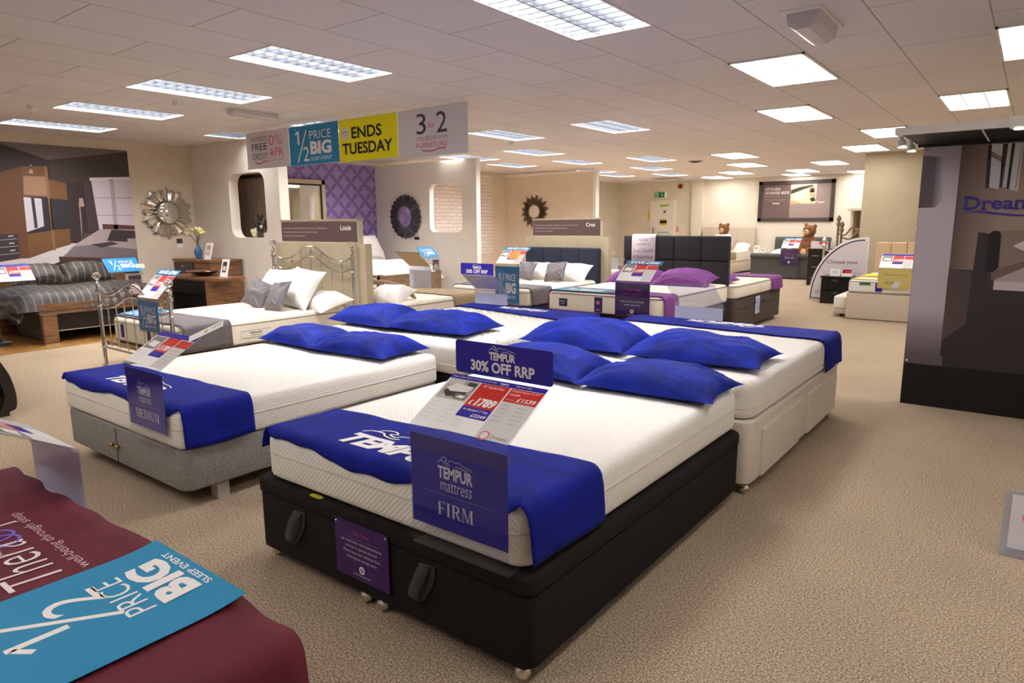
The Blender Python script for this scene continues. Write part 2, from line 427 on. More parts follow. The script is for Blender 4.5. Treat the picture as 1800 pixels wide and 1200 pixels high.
grey_pipe = M('grey_piping', (110, 104, 100), 0.8)
lilac = M_acrylic('lilac_film', (206, 196, 232), haze=.3); acr = M_acrylic('clear_acrylic'); acr_h = M_acrylic('scuffed_acrylic', haze=0.12)
mirror_m = M('mirror_glass', (235, 235, 235), 0.03, 1.0)
black_pl = M('black_plastic', (24, 22, 22), 0.5)
black_gl = M('black_gloss', (20, 18, 18), 0.25)
lamp_e = M_emit('fluorescent_diffuser', (255, 251, 248), 11.5)
lamp_l = M_emit('fluorescent_tubes', (255, 251, 250), 34.0)
louv = M('aluminium_louvre', (62, 66, 72), 0.5, spec=.3); louv_w = M('white_divider', (226, 230, 236), 0.45)
WHITE = K(245, 243, 240); INKBLK = K(34, 28, 30); NAVY = K(46, 36, 158); PURP = K(66, 36, 96); RED = K(206, 52, 44); SKY = K(36, 124, 176); PINK = K(206, 64, 110); LGREY = K(205, 202, 200); MGREY = K(150, 146, 144); TAUPE = K(94, 74, 72)

# ------------------------------------------------------------------ the room
ZC = 2.79; XL = -11.4; YB = 20.9; XR = 3.6; YF = -3.6
mb = MB(); mb.box(XL-.1, XR+.1, YF-.1, YB+.1, -.1, 0, carpet); struct(mb.build('floor'))
mb = MB(); mb.box(XL, -9.56, 1.2, 5.97, 0.0, 0.006, oakfloor); struct(mb.build('floor_wood'))

mb = MB(); mb.box(XL-.1, XL, YF, 5.97, 0, ZC, wall_b); mb.box(XL-.1, XL, 5.97, 14.6, 0, ZC, wall_b); mb.box(XL-.1, XL, 14.6, YB, 0, ZC, wall_far); struct(mb.build('wall_left'))
mb = MB(); mb.box(XL, XR, YB, YB+.1, 0, ZC, wall_far); mb.box(-8.75, -8.4, YB-.12, YB, 0, ZC, wall_far); struct(mb.build('wall_back'))
mb = MB(); mb.box(XR, XR+.1, YF, YB, 0, ZC, wall_w); struct(mb.build('wall_right'))
mb = MB(); mb.box(XL, XR, YF-.1, YF, 0, ZC, wall_w); struct(mb.build('wall_front'))

def holed_wall(x0, x1, y0, y1, z1, hx0, hx1, hz0, hz1, r, mat, edge):
    """partition with a rounded opening"""
    mb = MB(); hole = []; frame = []; n = 8
    cs = ((hx1-r, hz1-r, 0, x1, z1), (hx0+r, hz1-r, 90, x0, z1), (hx0+r, hz0+r, 180, x0, 0), (hx1-r, hz0+r, 270, x1, 0))
    for cx, cz, st, ox, oz in cs:
        for k in range(n+1):
            t = math.radians(st+90*k/n); hole.append((cx+r*math.cos(t), cz+r*math.sin(t))); frame.append((ox, oz))
    N = len(hole)
    for y, flip in ((y0, False), (y1, True)):
        vs = [(a, y, b) for a, b in hole] + [(a, y, b) for a, b in frame]; fs = []
        for i in range(N):
            j = (i+1) % N
            f = [i, j, N+j, N+i]
            if frame[i] == frame[j]: f = [i, j, N+i]
            fs.append(tuple(f if not flip else f[::-1]))
        mb.add(vs, fs, mat)
    vs = [(a, y0, b) for a, b in hole] + [(a, y1, b) for a, b in hole]
    mb.add(vs, [(i, N+i, N+(i+1)%N, (i+1)%N) for i in range(N)], edge, True)
    mb.add([(x1,y0,0),(x1,y1,0),(x1,y1,z1),(x1,y0,z1)], [(0,1,2,3)], edge)
    mb.add([(x0,y0,0),(x0,y1,0),(x0,y1,z1),(x0,y0,z1)], [(3,2,1,0)], edge)
    mb.add([(x0,y0,z1),(x1,y0,z1),(x1,y1,z1),(x0,y1,z1)], [(0,1,2,3)], edge)
    return mb
struct(holed_wall(XL, -8.9, 5.97, 6.13, ZC-.002, -10.26, -9.27, 1.30, 2.29, .17, wall_w, wall_g).build('wall_arch'))
struct(holed_wall(XL, -8.55, 10.03, 10.15, 2.72, -9.80, -8.92, 1.33, 2.27, .12, wall_g, white_p).build('wall_middle'))
mb = MB(); mb.box(XL, -8.68, 14.6, 14.72, 0, 2.74, wall_b); mb.box(-8.68, -8.6, 14.58, 14.74, 0, 2.76, white_p); struct(mb.build('wall_end'))
mb = MB(); mb.box(XL, -8.62, 14.55, 14.6, 2.7, 2.76, white_p); struct(mb.build('trim_1'))
mb = MB(); mb.box(XL, -8.57, 10.005, 10.03, 0, 0.16, white_p); struct(mb.build('baseboard_middle'))
mb = MB(); mb.box(-10.4, -8.9, 5.945, 5.97, 0, 0.12, white_p); struct(mb.build('baseboard_arch'))
mb = MB(); mb.box(XL, -8.9, YB-.02, YB, 0, .14, white_p); mb.box(-8.3, XR, YB-.02, YB, 0, .14, white_p); struct(mb.build('baseboard_back'))
mb = MB(); mb.box(-2.76, -1.2, 14.9, 15.8, 0, ZC-.001, pillar_m); struct(mb.build('wall_pillar'))
# wallpaper sections on the left wall
mb = MB(); mb.box(XL, XL+.006, 6.3, 10.02, 0.0, 2.72, purple_wallpaper()); struct(mb.build('wall_left_purple_paper'))
mb = MB(); mb.box(XL, XL+.012, 10.7, 14.0, 0.69, 2.73, brick_paper()); struct(mb.build('wall_left_brick_paper'))
# fire exit door
dm = M('door_white', (240, 236, 226), 0.45)
door = MB(); door.box(-10.12, -9.42, YB-.045, YB-.005, 0.01, 2.12, dm); door = struct(door.build('door_1'))
mb = MB(); mb.box(-10.2, -10.12, YB-.06, YB, 0, 2.2, wall_g); mb.box(-9.42, -9.34, YB-.06, YB, 0, 2.2, wall_g); mb.box(-10.12, -9.42, YB-.06, YB, 2.12, 2.2, wall_g); o = mb.build('door_frame', door)
mb = MB(); mb.box(-10.09, -10.05, YB-.1, YB-.045, 1.12, 1.32, MGREY); mb.build('door_handle', door)
mb = MB(); mb.box(-10.08, -9.46, YB-.08, YB-.045, 1.02, 1.07, MGREY); mb.build('push_bar', door)

# ------------------------------------------------------------------ ceiling fixtures
def ceiling_light(x0, x1, y0, y1, label, louvre=False, group='recessed ceiling lights'):
    cx, cy = (x0+x1)/2, (y0+y1)/2
    t = thing('ceiling_light', label, 'ceiling light', (cx, cy, ZC), group)
    z = ZC
    if not louvre:
        mb = MB()
        for a in ((x0, x0+.018, y0, y1), (x1-.018, x1, y0, y1), (x0, x1, y0, y0+.018), (x0, x1, y1-.018, y1)):
            mb.box(a[0], a[1], a[2], a[3], z-.016, z-.0005, white_p)
        mb.build('frame', t)
        mb = MB(); mb.box(x0+.018, x1-.018, y0+.018, y1-.018, z-.010, z-.001, lamp_e); mb.build('diffuser', t)
        for k in (1, 2):
            xx = x0+(x1-x0)*k/3; mb = MB(); mb.box(xx-.006, xx+.006, y0+.018, y1-.018, z-.016, z-.0105, louv_w); mb.build('tube_divider', t)
        return t
    RECESS.append((x0, x1, y0, y1)); zt = z+.075
    mb = MB()
    for a in ((x0, x0+.012, y0, y1), (x1-.012, x1, y0, y1), (x0+.012, x1-.012, y0, y0+.012), (x0+.012, x1-.012, y1-.012, y1)):
        mb.box(a[0], a[1], a[2], a[3], z-.004, zt, white_p)
    mb.box(x0, x1, y0, y1, zt, zt+.01, white_p); mb.build('housing', t)
    mb = MB(); mb.box(x0+.013, x1-.013, y0+.013, y1-.013, z+.055, z+.07, lamp_l); mb.build('diffuser', t)
    mb = MB()
    for k in (1, 2):
        xx = x0+(x1-x0)*k/3; mb.box(xx-.005, xx+.005, y0+.013, y1-.013, z+.0, z+.05, louv)
    n = 12
    for k in range(1, n):
        yy = y0 + (y1-y0)*k/n; mb.box(x0+.013, x1-.013, yy-.004, yy+.004, z+.0, z+.05, louv)
    mb.build('louvre', t)
    return t
RECESS = []
LIGHTS = [
 (-2.755,-2.155,3.16,4.36,'large louvred ceiling light cut off by the top edge of the photo',1),
 (-5.155,-4.555,3.07,4.27,'louvred ceiling light nearest the banners, largest in the row of four',1),
 (-6.955,-6.355,3.07,4.27,'louvred ceiling light, second from the banners in the row of four',1),
 (-8.755,-8.155,3.07,4.27,'louvred ceiling light, third from the banners in the row of four',1),
 (-10.555,-9.955,3.07,4.27,'louvred ceiling light nearest the wall mural, last of the row of four',1),
 (-9.755,-9.155,5.33,5.93,'small louvred ceiling light at the arched partition, left of the grey banner',1),
 (-7.955,-7.355,5.56,6.76,'louvred ceiling light half hidden behind the blue half price banner',1),
 (-2.155,-1.555,5.75,6.95,'big bright ceiling light beside the emergency lamp',0),
 (-2.755,-2.155,8.3,9.5,'bright ceiling light directly beyond the big one beside the emergency lamp',0),
 (-.355,.245,5.87,7.07,'bright ceiling light cut by the right edge of the photo',0),
 (-.955,-.355,8.6,9.8,'bright ceiling light above the white canopy edge of the mural board',0),
 (-2.155,-1.555,11.0,12.2,'bright ceiling light touching the left end of the white canopy',0),
 (-2.86,-2.26,13.2,14.4,'bright ceiling light just in front of the olive pillar',0),
 (-5.06,-4.46,7.87,9.07,'ceiling light with three tubes, right of the white 3 for 2 banner',1),
 (-6.7,-6.12,7.65,8.85,'louvred ceiling light touching the right edge of the white 3 for 2 banner',1),
 (-7.82,-7.24,9.92,11.12,'louvred ceiling light beyond the one touching the white banner',1),
 (-9.84,-9.25,11.9,13.05,'louvred ceiling light above the bay with the brick wallpaper',1),
 (-8.29,-7.72,12.2,13.4,'louvred ceiling light in front of the sunburst mirror wall',1),
 (-6.75,-6.17,12.6,13.8,'louvred ceiling light above the panel lettered Cruz',1),
 (-7.85,-7.25,14.85,16.05,'louvred ceiling light just past the end of the beige partition',1),
 (-8.42,-7.86,17.2,18.4,'louvred ceiling light in front of the fire exit door',1),
 (-9.45,-8.86,9.96,11.16,'louvred ceiling light above the white partition with the dark mirror',1),
 (-9.3,-8.75,14.75,15.9,'louvred ceiling light peeping over the beige partition',1),
 (-9.7,-9.15,16.5,17.7,'louvred ceiling light over the far left corner by the fire exit',1),
 (-5.15,-4.55,13.0,14.2,'bright ceiling light in mid room above the bed with violet pillows',0),
 (-5.72,-5.12,15.4,16.6,'bright ceiling light one row beyond the mid room light',0),
 (-6.8,-6.2,17.75,18.95,'bright ceiling light above the beige bed with the teddy bear',0),
 (-7.9,-7.3,19.3,20.5,'farthest bright ceiling light beside the fire exit wall',0),
 (-5.22,-4.62,18.2,19.4,'bright ceiling light above the framed poster, nearer of two close together',0),
 (-5.78,-5.18,19.75,20.75,'bright ceiling light closest above the framed poster',0),
 (-4.1,-3.5,16.1,17.3,'bright ceiling light above the bronze bed ends',0),
 (-4.1,-3.5,19.7,20.8,'small sliver of ceiling light at the left edge of the olive pillar',0)]
LIGHTS.append((-9.9,-9.3,7.5,8.7,'unseen louvred ceiling light added to brighten the purple bay, behind the yellow banner',1))  # extra fitting, out of sight, added to brighten the dark bay
for a in LIGHTS: ceiling_light(*a[:5], louvre=bool(a[5]))
for (x, y) in ((-.355, 1.2), (-5.155, -.6), (-8.155, -.4), (1.5, 3.1), (1.5, 8.6), (1.5, 13.0), (-1.0, 17.0), (-2.755, -1.4)):  # unseen fittings added for illumination of the room
    ceiling_light(x, x+.6, y, y+1.2, 'unseen ceiling light added to light the room, behind or beside the viewpoint', group='unseen ceiling lights added to light the room')

# the ceiling, with an opening for every recessed fitting
xs = sorted({XL-.1, XR+.1} | {v for r in RECESS for v in r[:2]}); ys = sorted({YF-.1, YB+.1} | {v for r in RECESS for v in r[2:]})
mb = MB(); nx = len(xs); vs = [(x, y, ZC) for y in ys for x in xs]; fs = []
for j in range(len(ys)-1):
    for i in range(nx-1):
        cx, cy = (xs[i]+xs[i+1])/2, (ys[j]+ys[j+1])/2
        if not any(r[0] < cx < r[1] and r[2] < cy < r[3] for r in RECESS):
            fs.append((j*nx+i, (j+1)*nx+i, (j+1)*nx+i+1, j*nx+i+1))
mb.add(vs, fs, ceilm); mb.box(XL-.1, XR+.1, YF-.1, YB+.1, ZC+.16, ZC+.2, white_p); struct(mb.build('ceiling'))

clearpl = M('frosted_lamp_cover', (206, 200, 205), 0.25, spec=0.6)
t = thing('emergency_lamp', 'boxy grey emergency lamp hanging under the ceiling near the top right', 'emergency light', (-1.28, 4.9, ZC))
mb = MB(); mb.box(-1.40, -1.16, 4.58, 5.2, ZC-.012, ZC+.006, white_p); mb.build('base_plate', t)
prof = [(-.1,0),(-.085,-.07),(-.04,-.1),(.04,-.1),(.085,-.07),(.1,0)]
mb = MB(); vs = [(-1.28+a, y, ZC-.012+b) for y in (4.64, 5.14) for a, b in prof]
mb.add(vs, [tuple(range(6)), tuple(range(11,5,-1))] + [(i, 6+i, 6+(i+1)%6, (i+1)%6) for i in range(6)], clearpl); mb.build('lamp_cover', t)
t = thing('emergency_lamp', 'long grey emergency batten under the ceiling left of the banners', 'emergency light', (-7.28, 4.6, ZC))
mb = MB(); mb.slab(-7.36, -7.2, 4.32, 4.9, ZC-.075, ZC-.01, clearpl, .03, .008, .03); mb.build('lamp_cover', t)
mb = MB(); mb.box(-7.4, -7.16, 4.3, 4.92, ZC-.01, ZC+.006, white_p); mb.build('base_plate', t)
for x, y, l in ((-8.78, 2.9, 'small white smoke detector above the wall mural, left of the lights'), (-7.3, 3.75, 'small white smoke detector between two louvred ceiling lights'), (-6.9, 9.0, 'tiny smoke detector on the ceiling right of the white banner')):
    mb = MB(); mb.lathe([(.05,0),(.05,-.02),(.035,-.045),(.012,-.05)], (x, y, ZC-.0005), white_p); tag(mb.build('smoke_detector'), l, 'smoke detector', 'smoke detectors')
t = thing('ceiling_vent', 'round ceiling vent in mid room', 'vent', (-5.97, 14.3, ZC))
mb = MB(); mb.lathe([(.16,0),(.16,-.008),(.12,-.015)], (-5.97,14.3,ZC-.0005), K(150,138,124)); mb.build('rim', t)
mb = MB()
for r in (.03,.06,.09): mb.tube([(-5.97+r*math.cos(k*PI/8), 14.3+r*math.sin(k*PI/8), ZC-.02) for k in range(16)], .008, INKBLK, 6, True)
mb.build('vent_rings', t)

# ------------------------------------------------------------------ beds: shared builders
def mattress(name_root, x0, x1, y0, y1, z0, z1, top, R=.07, rt=.045, pipe=(.45,), side=None, pm=None):
    """mattress with piping rings, child of the bed"""
    mb = MB(); mb.slab(x0, x1, y0, y1, z0, z1, top, R, rt, .03, 6); o = mb.build('mattress', name_root)
    for f in pipe:
        z = z0 + (z1-z0)*f; pts = []
        for cx, cy, st in ((x1-R,y1-R,0),(x0+R,y1-R,90),(x0+R,y0+R,180),(x1-R,y0+R,270)):
            for k in range(5):
                a = math.radians(st+90*k/4); pts.append((cx+R*math.cos(a), cy+R*math.sin(a), z))
        mb = MB(); mb.tube(pts, .005, pm or pipe_m, 6, True); mb.build('piping', o)
    return o

THROWZ = {}
def throw(name, label, cat, x0, x1, ztop, y0, y1, hl, hr, mat, y0r=None, y1r=None, seed=0, edge=0.0, lift=.006, group=None, endhang=None):
    """cloth laid across the bed between x0 and x1; hangs hl on the x0 side and hr on the x1 side.
    y0/y1 are its long edges on the x0 side, y0r/y1r on the x1 side; endhang=(side, length) lets the edge fold over the foot"""
    r = .045; prof = []
    def arc(cx, s):
        return [(cx + s*r*math.sin(a), ztop - r + r*math.cos(a)) for a in [PI/2*k/5 for k in range(6)]]
    if hl > 0:
        left = arc(x0 + r, -1); left = [(x0 - .004 - .012*(k/6), ztop - r - (hl-r)*k/6) for k in range(6, 0, -1)] + left[::-1]
    else: left = [(x0 + .03, ztop)]
    if hr > 0:
        right = arc(x1 - r, 1); right = right + [(x1 + .004 + .012*(k/6), ztop - r - (hr-r)*k/6) for k in range(1, 7)]
    else: right = [(x1 - .03, ztop)]
    n = 44; a, b = left[-1][0], right[0][0]
    prof = left + [(a + (b-a)*k/n, ztop) for k in range(1, n)] + right
    y0r = y0 if y0r is None else y0r; y1r = y1 if y1r is None else y1r
    nv = max(15, int(abs(y1-y0)/.04)); N = len(prof)
    def wob(x, y): return .003*noise.noise(Vector((x*5, y*5, seed))) + .0012*noise.noise(Vector((x*13, y*13, seed+4)))
    def fn(u, v):
        i = min(N-1, int(round(u*(N-1)))); x, z = prof[i]
        f = max(0, min(1, (x-x0)/(x1-x0)))
        ya = y0+(y0r-y0)*f; yb = y1+(y1r-y1)*f
        h = max(0, ztop - .02 - z)
        ed = edge*noise.noise(Vector((x*6, 3.1+seed, 0)))
        ed2 = edge*noise.noise(Vector((x*6, 7.7+seed, 0)))
        if endhang and h == 0 and abs(z-ztop) < 1e-6:
            s, L, yend = endhang; q = max(0, min(1, min(x-x0-.04, x1-.04-x)/.05))
            ext = L*(.62 + .75*noise.noise(Vector((x*2.3, seed, 2))) + .30*noise.noise(Vector((x*7, seed, 5))))
            ext = max(.012, ext)*q
            back = (yb + ed2) if s < 0 else (ya + ed2); edgey = yend - s*er   # where the rounding starts
            flat = abs(back - edgey); S = (v if s > 0 else 1-v)*(flat + er*.5 + ext*.9 + .02)
            if S <= flat: y = back + s*S; zz = ztop
            elif S - flat < er*PI/2:
                a_ = (S-flat)/er; y = edgey + s*er*math.sin(a_); zz = ztop - er*(1-math.cos(a_)); y += s*.004*math.sin(a_)
            else: y = edgey + s*(er+.004); zz = ztop - er - (S-flat-er*PI/2)
            return (x, y, zz + lift + .003 + wob(x, y))
        y = ya + (yb-ya)*v + ed*(1-v) + ed2*v
        zz = z + lift + .003 + wob(x, y)
        if h > 0:
            s = -1 if x < (x0+x1)/2 else 1
            x = x + s*(.003 + .02*h*max(-.1, math.sin(v*8+seed)+noise.noise(Vector((y*6, z*4, seed)))))
            zz = z + lift + .012*math.sin(v*5+seed)*h*2
        return (x, y, zz)
    er = .045
    mb = MB(); mb.grid(N, nv if not endhang else max(24, nv), fn, mat)
    THROWZ[label] = lambda x, y: ztop + lift + .003 + wob(x, y) + .0052
    o = mb.build(name, None, solid=.005); return tag(o, label, cat, group)

def pillow(name, label, cat, c, w, d, h, mat, rot=(0,0,0), seed=0, group=None, flat=.3, pinch=.10, hem=0.0):
    """stuffed cushion: seams all round, corners drawn out, creases from the corners; c is the middle of its underside"""
    nu, nv = 56, 44; T = Matrix.Translation(Vector(c)) @ Matrix.Rotation(rot[2], 4, 'Z') @ Matrix.Rotation(rot[1], 4, 'Y') @ Matrix.Rotation(rot[0], 4, 'X')
    def surf(u, v, top):
        a, b = u*2-1, v*2-1
        x = a*w/2*(1 - pinch*(1-b*b)*(abs(a)**3)); y = b*d/2*(1 - pinch*(1-a*a)*(abs(b)**3))
        k = max(0, (1-abs(a)**2.4))*max(0, (1-abs(b)**2.4)); k = k**.6
        ng = noise.noise(Vector((x*3.0+seed, y*3.0, seed*1.7)))
        cr = 0
        for sx in (-1, 1):
            for sy in (-1, 1):     # creases fanning in from each corner
                da, db = 1-a*sx, 1-b*sy; ra = math.hypot(da, db); an = math.atan2(db, da)
                cr += (1-abs(noise.noise(Vector((an*4.5+seed*2.1, sx*3.1+seed, sy*5.3))))*3.2)*math.exp(-((ra-.55)/.33)**2)
        rid = 1-abs(noise.noise(Vector((x*4+seed*.7, y*6, seed))))*4
        z = h*k*(1 + .20*ng) + (.016*cr + .008*max(-1, rid))*k**.45
        if not top: z = -h*flat*k
        return tuple(T @ Vector((x, y, z + h*flat*(.97))))
    mb = MB()
    mb.grid(nu, nv, lambda u, v: surf(u, v, True), mat)
    mb.grid(nu, nv, lambda u, v: surf(1-u, v, False), mat)
    o = mb.build(name, None, sharp=None)
    return tag(o, label, cat, group)

def castor(x, y, ztop, parent):
    mb = MB(); mb.ball((x, y, .03), .03, chrome, 16); mb.lathe([(.009,0),(.009,ztop-.03)], (x,y,.045), chrome, 8); mb.build('castor', parent)

def tempur_logo(f, a0, b0, a1, b1, off, mat, bold=.03, shear=0.0):
    """the word with the line drawing of a sleeper over it"""
    h = b1-b0; w = a1-a0
    f.text('TEMPUR', a0, b0, a1, b0+h*.56, off, mat, bold, shear)
    X = lambda p: (a0+w*p[0], b0+h*(.6+.4*p[1])); wd = abs(w*f.su)*.014
    f.stroke([X(p) for p in curve([(.0,.1),(.06,.45),(.16,.5),(.2,.3),(.3,.12),(.36,.25)])], wd, off, mat)
    f.stroke([X(p) for p in curve([(.1,.55),(.14,.85),(.22,.95),(.27,.7),(.22,.55),(.3,.35),(.33,.6),(.42,.75),(.5,.6)])], wd, off, mat)
    f.stroke([X(p) for p in curve([(.5,.62),(.6,.72),(.68,.6),(.78,.4),(.9,.32),(1.0,.05)])], wd*.8, off, mat)
    f.stroke([X(p) for p in curve([(.5,.12),(.62,.2),(.75,.1),(.85,.02)])], wd, off, mat)

# serif capitals drawn as outlines, unit box
def serif(f, word, a0, b0, a1, b1, off, mat):
    W = {'F': .72, 'I': .42, 'R': .86, 'M': 1.06, 'E': .76, 'D': .9, 'U': .88}
    tot = sum(W[c] for c in word) + .1*(len(word)-1); x = a0; kx = (a1-a0)/tot; H = b1-b0
    for c in word:
        w = W[c]; Q = lambda p, q: (x+p*kx, b0+q*H)
        def R_(p0, q0, p1, q1): f.poly([Q(p0,q0), Q(p1,q0), Q(p1,q1), Q(p0,q1)], off, mat)
        st, th = .17, .065
        def stem(p, s=st):
            R_(p, 0, p+s, 1); R_(p-.08, 0, p+s+.08, th); R_(p-.08, 1-th, p+s+.08, 1)
        if c == 'I': stem(.125)
        if c in 'FE':
            stem(.1); R_(.1, 1-th, w-.04, 1); R_(w-.1, .8, w-.04, 1); R_(.2, .5-th/2, w-.2, .5+th/2); R_(w-.24, .4, w-.19, .6)
            if c == 'E': R_(.1, 0, w-.02, th); R_(w-.08, 0, w-.02, .22)
        if c in 'RD':
            stem(.1); top, bot = 1, (.47 if c == 'R' else 0); cy = (top+bot)/2; ry = (top-bot)/2; rx = .36 if c == 'R' else .46
            pts = [(.32+rx*math.cos(t), cy+(ry-.035)*math.sin(t)) for t in [PI/2-PI*k/12 for k in range(13)]]
            pts = [(.2, top-.035)] + pts + [(.2, bot+.035)]
            wd = [th*H*f.sv*1.0]*2 + [th*H*f.sv*(1+1.3*math.sin(PI*k/10)) for k in range(11)] + [th*H*f.sv]*2
            f.stroke([Q(*p) for p in pts], wd, off, mat)
            if c == 'R': f.poly([Q(.36,.5), Q(.52,.5), Q(.84,0), Q(.64,0)], off, mat); R_(.62, 0, .92, th)
        if c == 'M':
            R_(.1, 0, .15, 1); stem(.82); R_(.0, 0, .25, th); R_(.0, 1-th, .2, 1)
            f.poly([Q(.1,1), Q(.28,1), Q(.58,0), Q(.5,0)], off, mat); f.poly([Q(.82,1), Q(.88,1), Q(.56,0), Q(.5,0)], off, mat)
        if c == 'U':
            R_(.1, .3, .27, 1); R_(.02, 1-th, .36, 1); R_(.7, .3, .755, 1); R_(.6, 1-th, .86, 1)
            pts = [(.185,.34)] + [(.455-.27*math.cos(t), .3-.26*math.sin(t)) for t in [PI*k/10 for k in range(11)]] + [(.727,.34)]
            f.stroke([Q(*p) for p in pts], [.13*kx*f.su]*3 + [.11*kx*f.su]*5 + [.06*kx*f.su]*5, off, mat)
        x += (w+.1)*kx

def half_price(f, off, mat=None, sleep=True):
    """1/2 PRICE BIG SLEEP EVENT inside the unit square, landscape layout"""
    m = mat or WHITE
    f.stroke([(.135,.79),(.2,.855)], .024*f.su, off, m); f.stroke([(.2,.87),(.2,.53)], .034*f.su, off, m); f.stroke([(.17,.08),(.37,.88)], .022*f.su, off, m); f.text('2', .29, .1, .41, .46, off, m, .0)
    f.text('PRICE', .43, .63, .86, .84, off, m, -.008); f.text('BIG', .44, .25, .86, .58, off, m, .045)
    if sleep: f.text('SLEEP EVENT', .44, .1, .86, .19, off, m, .0)

def price_card(f, kind, off):
    """the printed price sheet, unit square on the tray"""
    f.rect(0, 0, 1, 1, off, WHITE); o = off + .0006
    if kind == 'hero':
        f.rect(0, .915, 1, 1, o, NAVY); f.text('Tempur Original Deluxe 22 mattress with divan base', .02, .935, .5, .975, o+.0005, WHITE, .0, .2); f.text('TEMPUR', .54, .937, .63, .97, o+.0005, WHITE, .03)
        f.text('Mattress Only', .70, .935, .86, .975, o+.0005, WHITE, .0, .2)
        f.rect(.02, .52, .345, .905, o, K(176,170,164)); p = o+.0005
        f.poly([(.02,.52),(.345,.52),(.345,.6),(.02,.58)], p, K(196,190,182)); f.poly([(.05,.66),(.1,.74),(.3,.7),(.28,.6),(.12,.55)], p, K(62,56,56)); f.poly([(.06,.72),(.12,.82),(.33,.8),(.3,.69),(.12,.66)], p+.0004, K(236,232,226))
        f.rect(.24, .76, .335, .88, p, K(70,74,84)); f.rect(.2, .54, .33, .64, p+.0006, K(120,112,108)); f.poly([(.22,.57),(.25,.62),(.32,.61),(.3,.56)], p+.001, WHITE); f.rect(.03,.8,.2,.89,p,K(206,200,192))
        f.rect(.36, .46, .665, .91, o, RED); f.text('4\'6" double from', .40, .835, .62, .885, p, WHITE, .0, .2); f.text('\u00a3', .385, .5, .425, .59, p, WHITE, .03, .15); f.text('1789', .445, .485, .65, .64, p, WHITE, .05, .18)
        f.rect(.36, .27, .665, .46, o, NAVY); f.text("As displayed 5' king", .38, .38, .64, .435, p, WHITE, .0, .2); f.text('\u00a32249', .50, .295, .65, .35, p, WHITE, .02, .2)
        f.rect(.68, 0, 1, .915, o, K(216,213,211)); f.rect(.68, .66, 1, .905, p, RED); f.text('Original deluxe 22 4\'6"', .70, .845, .97, .885, p+.0005, WHITE, 0, .2); f.text('double', .70, .785, .80, .825, p+.0005, WHITE, 0, .2); f.text('Our price', .70, .69, .78, .715, p+.0005, WHITE); f.text('\u00a31539', .80, .685, .98, .76, p+.0005, WHITE, .02, .15)
        f.text('Dreams', .82, .03, .97, .085, p, K(110,104,112)); f.disc(.755, .055, .02, p, K(226,120,120)); f.disc(.755, .055, .014, p+.0004, K(224,220,218))
        for k in range(5): f.stroke([(.70,.6-.07*k),(.78,.6-.07*k)], .0016, p, MGREY); f.stroke([(.86,.6-.07*k-.01),(.96,.6-.07*k-.01)], .0016, p, MGREY)
        for k in range(5): f.stroke([(.04,.44-.075*k),(.12,.44-.075*k)], .0016, p, LGREY); f.stroke([(.22,.42-.075*k),(.32,.42-.075*k)], .0016, p, LGREY)
        for k in range(3): f.stroke([(.37,.2-.05*k),(.48,.2-.05*k)], .0016, p, LGREY)
    else:
        top = {'save': SKY, 'plain': NAVY, 'white': LGREY}[kind]
        f.rect(0, .86, 1, 1, o, NAVY); p = o+.0005
        f.rect(.03, .45, .33, .84, o, K(140,132,130)); f.poly([(.06,.55),(.1,.7),(.3,.68),(.28,.5)], p, WHITE)
        f.rect(.36, .42, .68, .86, o, RED); f.text('\u00a31789' if kind != 'white' else '\u00a31099', .39, .46, .66, .62, p, WHITE, .04, .15)
        f.rect(.36, .26, .68, .42, o, NAVY); f.rect(.70, .62, 1, .84, o, RED); f.rect(.7, 0, 1, .62, o, K(214,211,208))
        for k in range(5): f.stroke([(.05,.36-.07*k),(.3,.36-.07*k)], .002, p, LGREY); f.stroke([(.73,.52-.09*k),(.95,.52-.09*k)], .002, p, MGREY)

